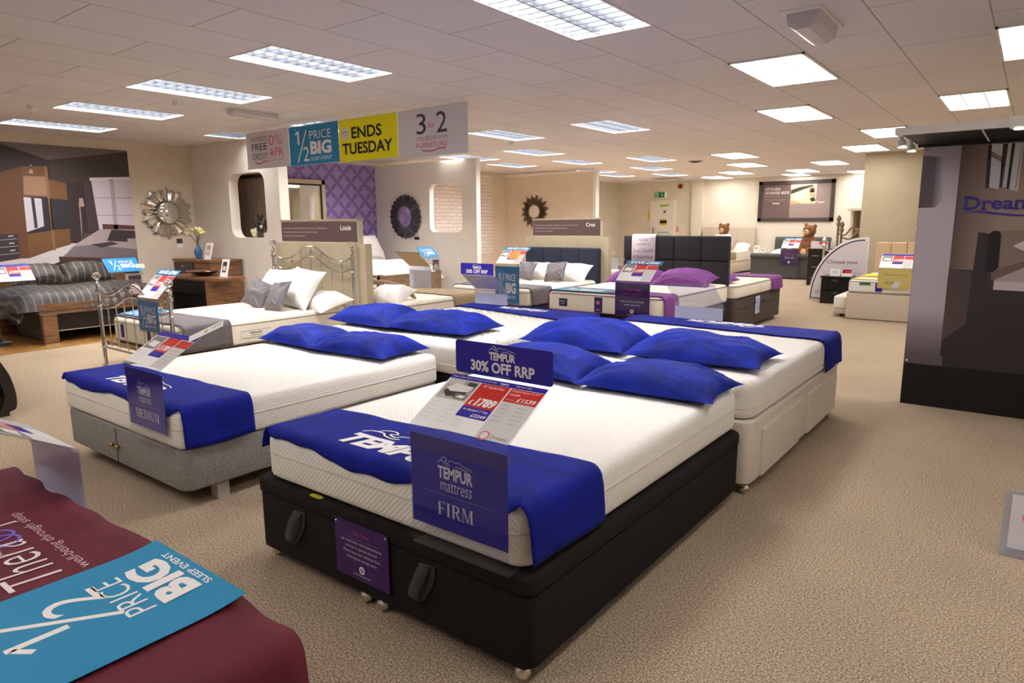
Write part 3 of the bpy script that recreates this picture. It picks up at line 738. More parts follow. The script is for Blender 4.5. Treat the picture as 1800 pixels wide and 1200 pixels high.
def price_stand(label, x0, w, yf, zb, zt, fwd, dy, dz, graphic, card, header=None, tab=None, haze=False, over=.0, group='acrylic price stands', hold=True, axis='y'):
    """bent acrylic stand. The panel stands upright at depth yf over x0..x0+w, facing fwd (-1: towards the viewer side, +1: away);
    the tray slopes up and back by (dy, dz). axis='x' swaps the roles of x and y."""
    A = acr_h if haze else acr
    sw = (lambda x, y, z: (x, y, z)) if axis == 'y' else (lambda x, y, z: (y, x, z))
    t = thing('price_stand', label, 'price stand', sw(x0+w/2, yf, zb), group)
    if axis == 'y':
        U = Vector((-fwd, 0, 0)); O = Vector((x0 if fwd < 0 else x0+w, yf, zb)); back = Vector((0, -fwd, 0))
    else:
        U = Vector((0, fwd, 0)); O = Vector((yf, x0 if fwd > 0 else x0+w, zb)); back = Vector((-fwd, 0, 0))
    Z = Vector((0,0,1)); H = zt-zb
    mb = MB(); f = FR(mb, O, U, Z, w, H); f.plate(0, 0, 1, 1, -.0015, .0015, A, .004)
    o = mb.build('front_panel', t)
    if hold:
        mb = MB(); f = FR(mb, O, U, back, w, 1.0); f.plate(0, .001, 1, .10, -.0012, .0012, A); mb.build('tuck_flange', t)
    for a in (0.0, 1.0):
        mb = MB(); f = FR(mb, O, U, Z, w, H); f.plate(a-.02, .86, a+.02, .93, -.006, .005, A); mb.build('clip', t)
    sl = math.hypot(dy, dz); V = (back*dy + Z*dz).normalized(); O2 = O + Z*(H+.0015)
    mb = MB(); f = FR(mb, O2, U, V, w, sl); f.plate(0, 0, 1, 1, -.0015, .0015, A, .004); mb.build('tray', t)
    if graphic:
        mb = MB(); f = FR(mb, O, U, Z, w, H); graphic(f); mb.build('front_graphic', t)
    if card:
        mb = MB(); f = FR(mb, O2, U, V, w, sl); g = FR(mb, f.P(.01,.03,0), U, V, w*.98, sl*.95); g.plate(0,0,1,1,.0018,.0024,WHITE); price_card(g, card, .0030); mb.build('price_card', t)
    if header:
        mb = MB(); O3 = O2 + V*sl + back*.012; header(FR(mb, O3, U, Z, w, 1.0), FR(mb, O3 + U*w, -U, Z, w, 1.0)); mb.build('header_sign', t)
    if tab:
        mb = MB(); tab(FR(mb, O2, U, V, w, sl)); mb.build('offer_strip', t)
    return t

def head_30(f, b):
    f.plate(.0, .005, 1.0, .125, -.003, .0, NAVY, .012)
    tempur_logo(f, .37, .066, .64, .118, .0008, WHITE, .04); f.text('30% OFF RRP', .17, .02, .83, .06, .0008, WHITE, .035)
    f.rect(.42, .010, .58, .012, .0008, MGREY)
    return f
def g_tempur(word):
    def g(f):
        f.rect(.005, .19, .995, .94, -.004, NAVY); f.rect(.005, .19, .995, .94, -.0048, LGREY); f.rect(.005, .82, .995, .94, -.0036, K(62,44,132))
        e = -.0032
        tempur_logo(f, .30, .62, .66, .80, e, K(236,234,240), .035)
        f.text('mattress', .32, .52, .65, .60, e, K(226,222,238), -.005, .18); f.stroke([(.14,.485),(.86,.485)], .0018, e, K(150,140,190))
        serif(f, word, .29 if word == 'FIRM' else .2, .31, .66 if word == 'FIRM' else .82, .425, e, K(240,238,244))
    return g
def g_half(f):
    f.rect(.0, .06, 1, .95, -.003, SKY); f.rect(.0, .06, 1, .95, -.0036, LGREY); half_price(FR(f.mb, f.P(0,.1,0), f.u, f.v, f.su, f.sv*.8), -.0022)
def g_purple(f):
    f.rect(0, .02, 1, .97, -.003, PURP); f.rect(0, .02, 1, .97, -.0036, LGREY)
    f.text('60 day night', .24, .74, .76, .83, -.0022, PINK, 0, .1); f.text('comfort guarantee', .2, .62, .8, .70, -.0022, PINK, 0, .1)
    f.text('Sleep well with our 60 night', .16, .41, .84, .47, -.0022, WHITE); f.text('comfort guarantee', .26, .32, .74, .38, -.0022, WHITE)
    f.disc(.5, .17, .022, -.0022, WHITE); f.disc(.5, .17, .009, -.0018, PURP); f.text('Dreams', .4, .05, .6, .085, -.0022, WHITE)
def g_blank(f): f.rect(.0, .02, 1, .9, -.003, K(206,208,222)); f.rect(.0, .02, 1, .9, -.0036, K(200,203,222))
def g_lilac(f): f.rect(.0, .3, 1, .98, -.003, lilac)
def strip_save(s):
    def g(f):
        f.plate(0.02, .86, 1.06, 1.04, .006, .007, SKY); f.text(s, .12, .89, .98, 1.01, .0076, WHITE, .04, .3)
    return g
# ------------------------------------------------------------------ mattresses, throws and bases of the front group
def mattress_t(label, x0, x1, y0, y1, z0, z1, top, R=.07, rt=.045, pipe=(.45,), pm=None, group='mattresses'):
    mb = MB(); mb.slab(x0, x1, y0, y1, z0, z1, top, R, rt, .03, 6); o = mb.build('mattress'); tag(o, label, 'mattress', group)
    for f in pipe:
        z = z0 + (z1-z0)*f; pts = []
        for cx, cy, st in ((x1-R,y1-R,0),(x0+R,y1-R,90),(x0+R,y0+R,180),(x1-R,y0+R,270)):
            for k in range(5):
                a = math.radians(st+90*k/4); pts.append((cx+R*math.cos(a), cy+R*math.sin(a), z))
        mb = MB(); mb.tube(pts, .0045, pm or pipe_m, 6, True); mb.build('piping', o)
    return o
def conform(mb, o):
    g = THROWZ[o['label']]; mb.v = [(a, b, g(a, b) + .0018) for a, b, c in mb.v]
def throw_text(o, cx, cy, z, fwd, w=.62, h=.22):
    """maker's word on a throw, read from the foot of the bed (fwd -1: read facing +y)"""
    mb = MB(); u = (-fwd, 0, 0); v = (0, -fwd, 0); f = FR(mb, (cx + fwd*w/2, cy + fwd*h/2, z), u, v, w, h)
    tempur_logo(f, 0, 0, 1, 1, 0, WHITE, .05, .25); conform(mb, o)
    mb.build('lettering', o)

# black ottoman bed, nearest
t = thing('ottoman_base', 'black fabric storage bed base with two pull loops, nearest bed in the middle', 'bed base', (-1.92, 2.55, 0), 'bed bases')
mb = MB(); mb.slab(-2.68, -1.155, 1.585, 3.53, .06, .318, black_fab, .05, .006, .006); mb.build('body', t)
mb = MB(); mb.slab(-2.685, -1.150, 1.580, 3.53, .322, .388, black_fab, .05, .02, .008); mb.build('lid_frame', t)
mb = MB(); mb.box(-1.934, -1.930, 1.5835, 1.59, .06, .318, black_pl); mb.build('panel_gap', t)
for x in (-2.365, -1.61):
    mb = MB(); pts = [(x+.0, 1.578, .300), (x-.012, 1.560, .26), (x-.035, 1.552, .20), (x-.04, 1.556, .165), (x-.028, 1.570, .168), (x+.01, 1.578, .24), (x+.015, 1.581, .300)]
    pts = curve(pts, 4); hw = .027
    vs = [(p[0]-hw, p[1], p[2]) for p in pts] + [(p[0]+hw, p[1], p[2]) for p in pts]; n = len(pts)
    mb.add(vs, [(i, i+1, n+i+1, n+i) for i in range(n-1)], K(62,60,60), True); mb.build('pull_loop', t, solid=.003)
mb = MB(); mb.slab(-2.29, -2.215, 1.582, 1.606, .3885, .3935, K(190,190,40), .012, .002, .002); mb.build('lift_tag', t)
for x, y in ((-2.63, 1.64), (-1.99, 1.62), (-1.89, 1.62), (-1.21, 1.62), (-1.21, 3.45), (-2.63, 3.45)): castor(x, y, .06, t)
front_m = mattress_t('white firm mattress with wavy piping lying on the black storage base', -2.63, -1.18, 1.60, 3.545, .394, .612, tick_w, .075, .05, (.55,))
mb = MB(); mb.box(-2.642, -2.63, 1.68, 1.70, .54, .585, WHITE); mb.build('care_tag', front_m)
th = throw('bed_throw', 'royal blue throw across the foot of the nearest bed, hanging down its right side', 'throw', -2.63, -1.18, .612, 1.607, 1.975, .10, .20, blue_v2, y0r=1.607, y1r=2.07, seed=1, edge=.012, group='royal blue throws', endhang=(-1, .055, 1.60))
throw_text(th, -1.90, 1.775, .6315, -1, .60, .22)
pillow('velvet_pillow', 'royal blue velvet pillow, nearest the right edge of the black based bed', 'pillow', (-1.53, 3.27, .612), .78, .50, .115, blue_v, (0,0,.03), 3, 'royal blue velvet pillows')
pillow('velvet_pillow', 'royal blue velvet pillow partly hidden behind the 30% off header sign', 'pillow', (-2.26, 3.29, .612), .78, .50, .125, blue_v, (0,0,-.06), 8, 'royal blue velvet pillows')
price_stand('acrylic price stand with 30% off header and firm mattress panel on the nearest bed', -1.645, .43, 1.553, .393, .822, -1, .235, .135, g_tempur('FIRM'), 'hero', head_30)
t = thing('notice', 'small purple notice reading Take it easy, pinned to the black bed base', 'notice', (-1.955, 1.582, .23))
mb = MB(); f = FR(mb, (-2.112, 1.5735, .118), (1,0,0), (0,0,1), .312, .235); f.plate(0,0,1,1,-.001,.0015,PURP); e = .0022
f.text('Take it easy', .34, .77, .66, .87, e, PINK, 0, .1); f.stroke([(.2,.725),(.82,.725)], .0012, e, K(150,130,170))
for k, s in enumerate(('Let us provide a full demonstration', 'on how to operate this bed.', 'Please keep your children from', 'entering the storage space')):
    d = (.12, .2, .16, .22)[k]; f.text(s, d, .625-.095*k, 1-d, .685-.095*k, e, K(226,220,232), -.002)
f.disc(.5, .2, .016, e, WHITE); f.disc(.5, .2, .009, e+.0004, PURP); f.disc(.5,.2,.004,e+.0008,WHITE); f.text('Free demonstration', .34, .085, .66, .115, e, K(220,214,226))
mb.build('notice_sheet', t)
for a in (-2.100, -1.812):
    mb = MB(); mb.ball((a, 1.571, .338 if a < -2 else .340), .005, chrome, 8); mb.build('pin', t)

# cream divan head to head with it
t = thing('divan_base', 'cream fabric divan base with side drawers, right of centre behind the black base', 'bed base', (-1.97, 4.6, 0), 'bed bases')
mb = MB(); mb.slab(-2.84, -1.11, 3.56, 5.62, .07, .425, cream_fab, .06, .012, .006); mb.build('body', t)
for y0, y1 in ((3.74, 4.52), (4.72, 5.52)):
    mb = MB(); mb.slab(-1.115, -1.096, y0, y1, .075, .355, cream_fab, .008, .004, .003); mb.build('drawer_front', t)
mb = MB(); mb.tube([(-1.105, 3.62, .412), (-1.105, 5.57, .412)], .005, pipe_m, 6); mb.build('piping', t)
for x, y in ((-1.15, 3.62), (-1.15, 5.5), (-2.78, 5.5)): castor(x, y, .07, t)
mattress_t('white mattress on the cream divan base, right of centre', -2.84, -1.115, 3.57, 5.63, .43, .65, tick_s, .11, .06, (.28,))
th = throw('bed_throw', 'royal blue throw at the far end of the cream divan bed', 'throw', -2.84, -1.115, .65, 5.24, 5.60, .12, .225, blue_v2, y0r=5.12, y1r=5.62, seed=5, edge=.02, group='royal blue throws', endhang=(1, .08, 5.63))
throw_text(th, -1.98, 5.47, .6695, 1, .66, .17)
pillow('velvet_pillow', 'royal blue velvet pillow on the right side of the cream divan bed', 'pillow', (-1.58, 4.0, .65), .86, .56, .13, blue_v, (0,0,.05), 13, 'royal blue velvet pillows')
pillow('velvet_pillow', 'royal blue velvet pillow on the left of the cream divan bed', 'pillow', (-2.40, 4.0, .65), .84, .54, .14, blue_v, (0,0,-.05), 21, 'royal blue velvet pillows')
price_stand('clear price stand seen from behind at the far end of the cream divan bed', -2.50, .44, 5.66, .428, .80, 1, .23, .18, g_blank, None, None, haze=True)

# grey divan on the left
t = thing('divan_base', 'mid grey fabric divan base with two round knobs and a chrome foot', 'bed base', (-4.19, 2.6, 0), 'bed bases')
mb = MB(); mb.slab(-4.95, -3.425, 1.615, 3.56, .10, .328, grey_fab, .07, .012, .012); mb.build('body', t)
mb = MB(); mb.box(-4.222, -4.218, 1.612, 1.62, .11, .318, black_pl); mb.build('door_gap', t)
for x in (-4.258, -4.182):
    mb = MB(); mb.ball((x, 1.60, .21), .014, brass, 12); mb.tube([(x,1.617,.21),(x,1.603,.21)], .006, brass, 8); mb.build('knob', t)
for x, y in ((-3.49, 1.84), (-4.88, 1.84), (-3.49, 3.4), (-4.88, 3.4)):
    mb = MB(); mb.box(x-.035, x+.035, y-.035, y+.035, 0, .10, K(176,168,158)); mb.build('foot', t)
m = mattress_t('white medium mattress on the grey divan base, left of centre', -4.955, -3.425, 1.61, 3.565, .332, .548, tick_rib, .06, .05, (.52,))
mb = MB(); mb.slab(-4.94, -3.44, 1.63, 3.55, .46, .551, tick_s, .06, .05, .03, 6); mb.build('quilted_top', m)
mb = MB(); mb.box(-4.965, -4.955, 1.72, 1.75, .45, .50, WHITE); mb.build('care_tag', m)
th = throw('bed_throw', 'royal blue throw on the grey based bed, hanging to the base at its right', 'throw', -4.955, -3.425, .551, 1.615, 1.985, .03, .215, blue_v2, y0r=1.625, y1r=2.03, seed=9, edge=.015, group='royal blue throws', endhang=(-1, .05, 1.612))
throw_text(th, -4.20, 1.79, .5705, -1, .60, .2)
pillow('velvet_pillow', 'royal blue velvet pillow on the grey based bed, the left of its two', 'pillow', (-4.57, 3.27, .551), .78, .50, .115, blue_v, (0,0,-.04), 31, 'royal blue velvet pillows')
pillow('velvet_pillow', 'royal blue velvet pillow on the grey based bed, nearer the 30% off sign', 'pillow', (-3.87, 3.27, .551), .80, .50, .12, blue_v, (0,0,.06), 37, 'royal blue velvet pillows')
def tab_note(f):
    g = FR(f.mb, f.P(.80, .9, .004), f.u*.6+f.v*.8, f.v*.6-f.u*.8, 1, 1); g.plate(0, -.04, .2, .03, 0, .0006, WHITE); g.disc(.1, -.005, .014, .0012, K(200,180,90)); g.text('made to fit', .13, -.01, .19, .01, .0012, INKBLK)
price_stand('acrylic price stand with medium mattress panel on the grey based bed', -3.935, .43, 1.585, .331, .76, -1, .23, .14, g_tempur('MEDIUM'), 'plain', None, tab_note)

# white bed head to head with the grey one
t = thing('divan_base', 'dark divan base almost hidden behind the grey based bed', 'bed base', (-4.0, 4.6, 0), 'bed bases')
mb = MB(); mb.slab(-4.85, -3.22, 3.60, 5.6, .06, .39, black_fab, .06, .012, .01); mb.build('body', t)
for x, y in ((-3.28, 3.68), (-3.28, 5.5), (-4.78, 5.5)): castor(x, y, .06, t)
m = mattress_t('white mattress with waffle sides behind the grey based bed', -4.86, -3.205, 3.585, 5.61, .395, .622, tick_s, .09, .05, (.3,))
mb = MB(); mb.slab(-4.83, -3.198, 3.95, 5.59, .47, .626, M_knit('white_waffle_ticking', (240,236,226), 200, 1.0), .05, .05, .02, 6); mb.build('waffle_panel', m)
th = throw('bed_throw', 'royal blue throw at the far end of the waffle sided white bed', 'throw', -4.86, -3.2, .628, 5.32, 5.60, .05, .13, blue_v2, y0r=5.0, y1r=5.55, seed=15, edge=.02, group='royal blue throws', endhang=(1, .05, 5.61))
throw_text(th, -4.02, 5.40, .6475, 1, .60, .15)
pillow('velvet_pillow', 'royal blue velvet pillow at the left of the waffle sided white bed', 'pillow', (-4.53, 3.98, .626), .84, .54, .135, blue_v, (0,0,-.05), 43, 'royal blue velvet pillows')
pillow('velvet_pillow', 'royal blue velvet pillow at the right of the waffle sided white bed', 'pillow', (-3.80, 4.02, .626), .86, .54, .13, blue_v, (0,0,.08), 47, 'royal blue velvet pillows')
price_stand('price stand with a blue 30% off header at the far end of the white bed', -4.84, .45, 5.635, .394, .79, 1, .22, .17, g_blank, 'plain', lambda f, b: head_30(b, f), haze=True)

# maroon covered bed in the lower left corner
t = thing('divan_base', 'pale divan base under the maroon covered bed in the corner', 'bed base', (-2.1, -.1, 0), 'bed bases')
mb = MB(); mb.slab(-2.98, -1.2, -1.15, .79, .05, .345, cream_fab, .06, .012, .01); mb.build('body', t)
for x, y in ((-2.92, .7), (-1.26, .7), (-1.26, -1.0), (-2.92, -1.0)): castor(x, y, .05, t)
mattress_t('white mattress showing as a thin rim beyond the maroon throw', -2.99, -1.19, -1.16, .805, .35, .60, tick_s, .07, .05, (.5,))
th = throw('bed_throw', 'maroon velvet throw with white lettering in the lower left corner', 'throw', -2.99, -1.19, .60, -.75, .765, .06, .27, maroon_v, y0r=-.75, y1r=.79, seed=23, edge=.035)
mb = MB(); f = FR(mb, (-1.90, .575, .6195), (-1,0,0), (0,-1,0), 1, 1)
f.text('Thera', 0, .0, .33, .125, 0, K(238,224,226), -.01, .1)
for q in (0, .05): f.stroke([(.35+q+.045*math.cos(k*PI/10), .05+.05*math.sin(k*PI/10)) for k in range(21)], .010, .0, K(120,96,196))
f.text('pur', .47, -.03, .68, .1, 0, K(238,224,226), -.01, .1)
f.text('well-being through sleep', .0, -.065, .55, -.028, 0, K(226,190,196), -.004, .12); conform(mb, th); mb.build('lettering', th)
t = thing('paper_banner', 'turquoise half price banner lying on the maroon throw', 'banner', (-1.7, .4, .615))
def bz(y):
    return .6215 + (.012*(max(0, (y-.66)/.12))**2)
mb = MB(); ys = [-.60, -.3, 0, .2, .4, .6, .66, .69, .72, .75, .785]
vs = []; fs = []
for y in ys:
    for x in (-1.862, -1.41): vs.append((x, y, bz(y)))
for i in range(len(ys)-1): fs.append((2*i, 2*i+1, 2*i+3, 2*i+2))
mb.add(vs, fs, K(40,140,186)); mb.build('sheet', t, solid=.001)
mb = MB(); f = FR(mb, (-1.41, .785, .622), (-1,0,0), (0,-1,0), 1, 1)
e = 0
f.stroke([(.21,.305),(.21,.425)], .020, e, WHITE); f.stroke([(.165,.385),(.205,.415)], .016, e, WHITE); f.stroke([(.17,.205),(.335,.44)], .015, e, WHITE); f.text('2', .265, .205, .35, .325, e, WHITE, .0)
f.text('PRICE', .135, .145, .35, .21, e, WHITE, -.005); f.text('BIG', .13, .038, .36, .133, e, WHITE, .05); f.text('SLEEP EVENT', .125, .014, .362, .031, e, WHITE, .02)
mb.v = [(a, b, bz(b)+.0016) for a, b, c in mb.v]
mb.build('lettering', t)
price_stand('clear price stand seen from behind at the foot of the maroon bed', -2.88, .45, .815, .348, .77, 1, .26, .14, g_lilac, 'plain', None, haze=True)

# ------------------------------------------------------------------ chrome bedstead
t = thing('bedstead', 'chrome bedstead with crystal ball finials and curved head and foot rails', 'bed', (-7.14, 4.1, 0))
def bed_end(y, x0, x1, h, sag, zl, part):
    """posts, curved double rail with crystal drops, upright bars"""
    for x in (x0, x1):
        mb = MB(); mb.lathe([(.02,0),(.022,.02),(.019,.05),(.019,h-.14),(.03,h-.13),(.03,h-.10),(.02,h-.09),(.02,h-.04),(.028,h-.03),(.012,h-.02),(.012,h)], (x,y,0), nickel, 14)
        for z in (.2, h-.28):
            mb.ball((x,y,z), (.028,.028,.02), nickel, 12)
        mb.build(part+'_post', t)
        mb = MB(); mb.ball((x,y,h+.042), .042, M_crystal, 14); mb.build('crystal_finial', t)
    xc = (x0+x1)/2; w = x1-x0
    def rail(zb):
        return curve([(x0,y,zb),(x0+w*.13,y,zb-sag*.55),(x0+w*.28,y,zb-sag*.15),(x0+w*.42,y,zb+sag*.85),(xc,y,zb+sag),(x0+w*.58,y,zb+sag*.85),(x0+w*.72,y,zb-sag*.15),(x0+w*.87,y,zb-sag*.55),(x1,y,zb)], 5)
    up = rail(h-.10); lo = rail(h-.23)
    mb = MB(); mb.tube(up, .011, nickel, 8); mb.build(part+'_top_rail', t)
    mb = MB(); mb.tube(lo, .010, nickel, 8); mb.build(part+'_lower_rail', t)
    mb = MB(); mb.tube([(x0,y,zl),(x1,y,zl)], .012, nickel, 8); mb.build(part+'_bottom_rail', t)
    def zat(c, x):
        for a, b in zip(c, c[1:]):
            if a[0] <= x <= b[0]: return a[2] + (b[2]-a[2])*(x-a[0])/max(b[0]-a[0], 1e-6)
        return c[-1][2]
    for k in range(1, 8):
        x = x0 + w*k/8; za = zat(lo, x); zb = zat(up, x)
        mb = MB(); mb.tube([(x,y,zl),(x,y,za)], .006, nickel, 6); mb.build('upright_bar', t)
        mb = MB(); mb.ball((x,y,(za+zb)/2), (.022,.022,.03), M_crystal, 10); mb.tube([(x,y,za),(x,y,zb)], .004, nickel, 6); mb.build('crystal_drop', t)
M_crystal = M('crystal', (244, 246, 248), 0.02); M_crystal.node_tree.nodes['Principled BSDF'].inputs['Transmission Weight'].default_value = 1.0; M_crystal.node_tree.nodes['Principled BSDF'].inputs['IOR'].default_value = 1.5
bed_end(3.02, -7.93, -6.35, .93, .085, .20, 'foot')
bed_end(5.17, -7.93, -6.33, 1.22, .11, .42, 'head')
for x in (-7.9, -6.38):
    mb = MB(); mb.box(x-.012, x+.012, 3.04, 5.15, .22, .27, nickel); mb.build('side_rail', t)
mb = MB(); mb.box(-7.88, -6.4, 3.06, 5.14, .225, .262, M('slat_timber', (170,140,100), .6)); mb.build('slats', t)
m = mattress_t('white quilted mattress in the chrome bedstead with a grey throw on it', -7.87, -6.38, 3.09, 5.12, .275, .54, tick_c, .10, .05, (.06, .80), grey_pipe)
for x, y, c in ((-7.60, 3.083, NAVY), (-7.0, 3.083, PURP)):
    mb = MB(); mb.box(x-.03, x+.03, y, y+.006, .33, .47, c); mb.build('label', m)
mb = MB(); f = FR(mb, (-6.3745, 3.72, .345), (0,1,0), (0,0,1), .34, .075); f.rect(0,0,1,1,0,K(226,220,206)); f.stroke([(0,0),(1,0),(1,1),(0,1),(0,0)], .004, .001, grey_pipe); f.text('Naturals', .3, .5, .7, .85, .001, INKBLK, .02); f.text('collection', .32, .2, .68, .4, .001, INKBLK); mb.build('label', m)
throw('bed_throw', 'slate grey throw across the foot of the chrome bedstead', 'throw', -7.87, -6.38, .54, 3.12, 3.56, .1, .25, grey_th, y0r=3.12, y1r=3.62, seed=29, edge=.015)
t = thing('leaflet', 'turquoise half price card lying on the mattress behind the chrome foot rail', 'leaflet', (-7.55, 3.3, .56))
mb = MB(); f = FR(mb, (-7.8, 3.16, .562), (1,0,0), (0,1,.12), .5, .3); f.plate(0,0,1,1,0,.002,SKY); half_price(f, .003); mb.build('sheet', t)
pillow('white_pillow', 'white pillow leaning at the left of the chrome headboard', 'pillow', (-7.26, 4.86, .72), .80, .50, .15, white_cu, (.95,0,.08), 51, 'white pillows on the chrome bedstead')
pillow('white_pillow', 'white pillow standing in the middle of the chrome headboard', 'pillow', (-6.76, 4.78, .74), .72, .52, .15, white_cu, (1.0,.05,-.15), 57, 'white pillows on the chrome bedstead')
pillow('white_pillow', 'white pillow lying flat at the right of the chrome headboard', 'pillow', (-6.56, 4.88, .54), .72, .46, .15, white_cu, (.25,0,-.1), 61, 'white pillows on the chrome bedstead')
pillow('grey_cushion', 'small grey cushion tilted on its corner at the left of the chrome bed', 'cushion', (-7.24, 4.50, .68), .36, .36, .07, grey_cu, (1.0,.28,.12), 63, 'grey cushions')
pillow('grey_cushion', 'small grey cushion propped on the white pillow in the middle of the chrome bed', 'cushion', (-6.76, 4.45, .69), .37, .37, .07, grey_cu, (1.05,-.1,-.05), 69, 'grey cushions')
price_stand('price stand with turquoise half price panel on the chrome foot rail', -6.955, .42, 2.985, .46, .80, -1, .24, .25, g_half, 'white', None, strip_save('SAVE \u00a3700'), hold=False)

# display panel behind the chrome headboard
def display_panel(label, x0, x1, y, ztop, sx0, sx1, sz0, sz1, name, lines):
    t = thing('bed_backdrop', label, 'display stand', ((x0+x1)/2, y, 0), 'headboard display panels')
    mb = MB(); mb.box(x0, x1, y, y+.10, 0, ztop, pillar_m); mb.build('panel', t)
    mb = MB(); mb.box(sx0, sx1, y+.01, y+.09, ztop, sz1, beige_fab); mb.box(sx0-.01, sx1+.01, y, y+.1, sz1, sz1+.02, K(176,160,136)); o = mb.build('sign_box', t)
    mb = MB(); f = FR(mb, (sx0+.01, y+.006, ztop+.02), (1,0,0), (0,0,1), sx1-sx0-.02, sz1-ztop-.03); f.plate(0,0,1,1,-.003,0,TAUPE)
    f.text(name, .80, .58, .93, .83, .001, WHITE, .02)
    for k, s in enumerate(lines): f.text(s, .03, .62-.2*k, .03+.0105*len(s), .72-.2*k, .001, K(206,196,192))
    mb.build('sign_face', t)
    return t
display_panel('olive panel behind the chrome headboard with a brown sign lettered Louis', -7.98, -6.18, 5.24, 1.27, -7.83, -6.31, 1.27, 1.54, 'Louis', ('Our elegant Louis bed frame with its chrome plated finish', 'beautiful crystals and matching floor finials', 'contemporary and traditional'))

# ------------------------------------------------------------------ bed with the taupe throw, behind that panel
t = thing('divan_base', 'beige divan base behind the olive panel lettered Louis', 'bed base', (-6.5, 6.3, 0), 'bed bases')
mb = MB(); mb.slab(-7.3, -5.72, 5.42, 6.78, .06, .36, beige_fab, .06, .012, .01); mb.build('body', t)
for x, y in ((-5.8, 5.5), (-5.8, 6.7), (-7.2, 6.7)): castor(x, y, .06, t)
mattress_t('cream mattress with a taupe throw, right of the olive panel lettered Louis', -7.3, -5.7, 5.40, 6.80, .365, .60, tick_c, .08, .05, (.8,), grey_pipe)
throw('bed_throw', 'taupe throw across the foot of the cream mattress behind the olive panel', 'throw', -7.3, -5.7, .60, 6.28, 6.76, .1, .2, taupe_th, y0r=6.22, y1r=6.78, seed=33, edge=.012)
pillow('white_pillow', 'white pillow just right of the olive panel lettered Louis', 'pillow', (-6.1, 5.56, .60), .6, .34, .14, white_cu, (.5,0,0), 71)
mb = MB(); mb.tube(curve([(-6.5,5.52,.80),(-6.2,5.66,.775),(-5.95,5.66,.70),(-5.80,5.66,.62)], 5), [.03]*12+[.028,.024,.02,.012], taupe_th, 10); tag(mb.build('bolster'), 'thin taupe bolster curving over the white pillow behind the olive panel', 'cushion')
def strip_teal(f): f.plate(-.06, .86, 1.0, 1.02, .003, .004, K(44,108,136)); f.text('the collection', .3, .9, .7, .98, .0046, WHITE)
price_stand('tan backed price stand seen from behind at the foot of the taupe throw', -7.11, .43, 6.83, .362, .905, 1, .26, .2, g_blank, None, None, lambda f: (f.rect(0,0,1,1,.002,K(190,166,132)), f.rect(0,0,1,1,-.002,K(184,160,128)), strip_teal(f)), haze=True)

# ------------------------------------------------------------------ bed in the purple bay
t = thing('wooden_bed', 'grey oak bed with white bedding in front of the purple wallpaper', 'bed', (-10.1, 8.7, 0))
mb = MB(); mb.box(-9.06, -8.99, 7.92, 9.46, .22, .60, greyoak); mb.build('footboard', t)
for y in (7.92, 9.39):
    mb = MB(); mb.box(-9.065, -8.985, y, y+.08, 0, .62, greyoak); mb.build('leg', t)
for y in (7.94, 9.40):
    mb = MB(); mb.box(-11.2, -9.06, y, y+.04, .25, .42, greyoak); mb.build('side_rail', t)
mb = MB(); mb.box(-11.36, -11.28, 7.86, 9.5, 0, 1.0, greyoak); mb.build('headboard', t)
def duvet(name, label, x0, x1, y0, y1, z0, z1, mat, seed, group=None, drop=.12, amp=.03):
    """puffy cover: domed top with soft folds and rounded hanging sides"""
    nu, nv = 40, 40
    def fn(u, v):
        a, b = u*2-1, v*2-1
        x = x0+(x1-x0)*u; y = y0+(y1-y0)*v
        k = (max(0,1-abs(a)**7)*max(0,1-abs(b)**7))**.5
        z = z0 + (z1-z0)*k + amp*k*(noise.noise(Vector((x*2.2, y*2.2, seed))) + .5*noise.noise(Vector((x*5, y*5, seed))))
        x += (.03*noise.noise(Vector((y*4, z*3, seed)))) if abs(a) > .9 else 0
        y += (.03*noise.noise(Vector((x*4, z*3, seed+3)))) if abs(b) > .9 else 0
        return (x, y, z)
    mb = MB(); mb.grid(nu, nv, fn, mat); mb.grid(nu, nv, lambda u, v: (x0+(x1-x0)*(1-u), y0+(y1-y0)*v, z0-.002), mat)
    return tag(mb.build(name, sharp=None), label, 'duvet', group)
duvet('duvet', 'white duvet with a puffy edge on the grey oak bed', -11.2, -9.07, 7.93, 9.64, .46, .80, white_cu, 77)
for k, y in enumerate((9.1, 8.35)):
    pillow('white_pillow', ('tall white pillow leaning on the grey oak headboard, next to the purple wallpaper', 'white pillow on the grey oak bed hidden behind the olive panel')[k], 'pillow', (-10.86, y+.1, .98), .78, .62, .18, white_cu, (1.0,0,PI/2), 81+k, 'white pillows on the grey oak bed')
t = thing('bedside_table', 'white bedside table with a grey oak top beside the grey oak bed', 'bedside table', (-9.3, 7.64, 0))
mb = MB(); mb.box(-9.55, -9.03, 7.40, 7.88, .04, .58, K(232,220,200)); mb.box(-9.5, -9.05, 7.42, 7.86, 0, .04, greyoak); mb.build('body', t)
mb = MB(); mb.slab(-9.57, -9.0, 7.39, 7.89, .58, .625, greyoak, .01, .006, .004); mb.build('top', t)
for z in (.32, .07):
    mb = MB(); mb.box(-9.03, -9.012, 7.42, 7.86, z, z+.23, K(236,225,206)); d = mb.build('drawer', t)
    mb = MB(); mb.tube(curve([(-9.012,7.56,z+.13),(-8.992,7.59,z+.13),(-8.992,7.71,z+.13),(-9.012,7.74,z+.13)],4), .006, nickel, 6); mb.build('handle', d)
def sign_blue(f): f.plate(0.0, .05, 1.04, 1.0, .003, .004, K(52,140,190)); half_price(FR(f.mb, f.P(.02,.1,0), f.u, f.v, f.su*.98, f.sv*.85), .0048, sleep=False)
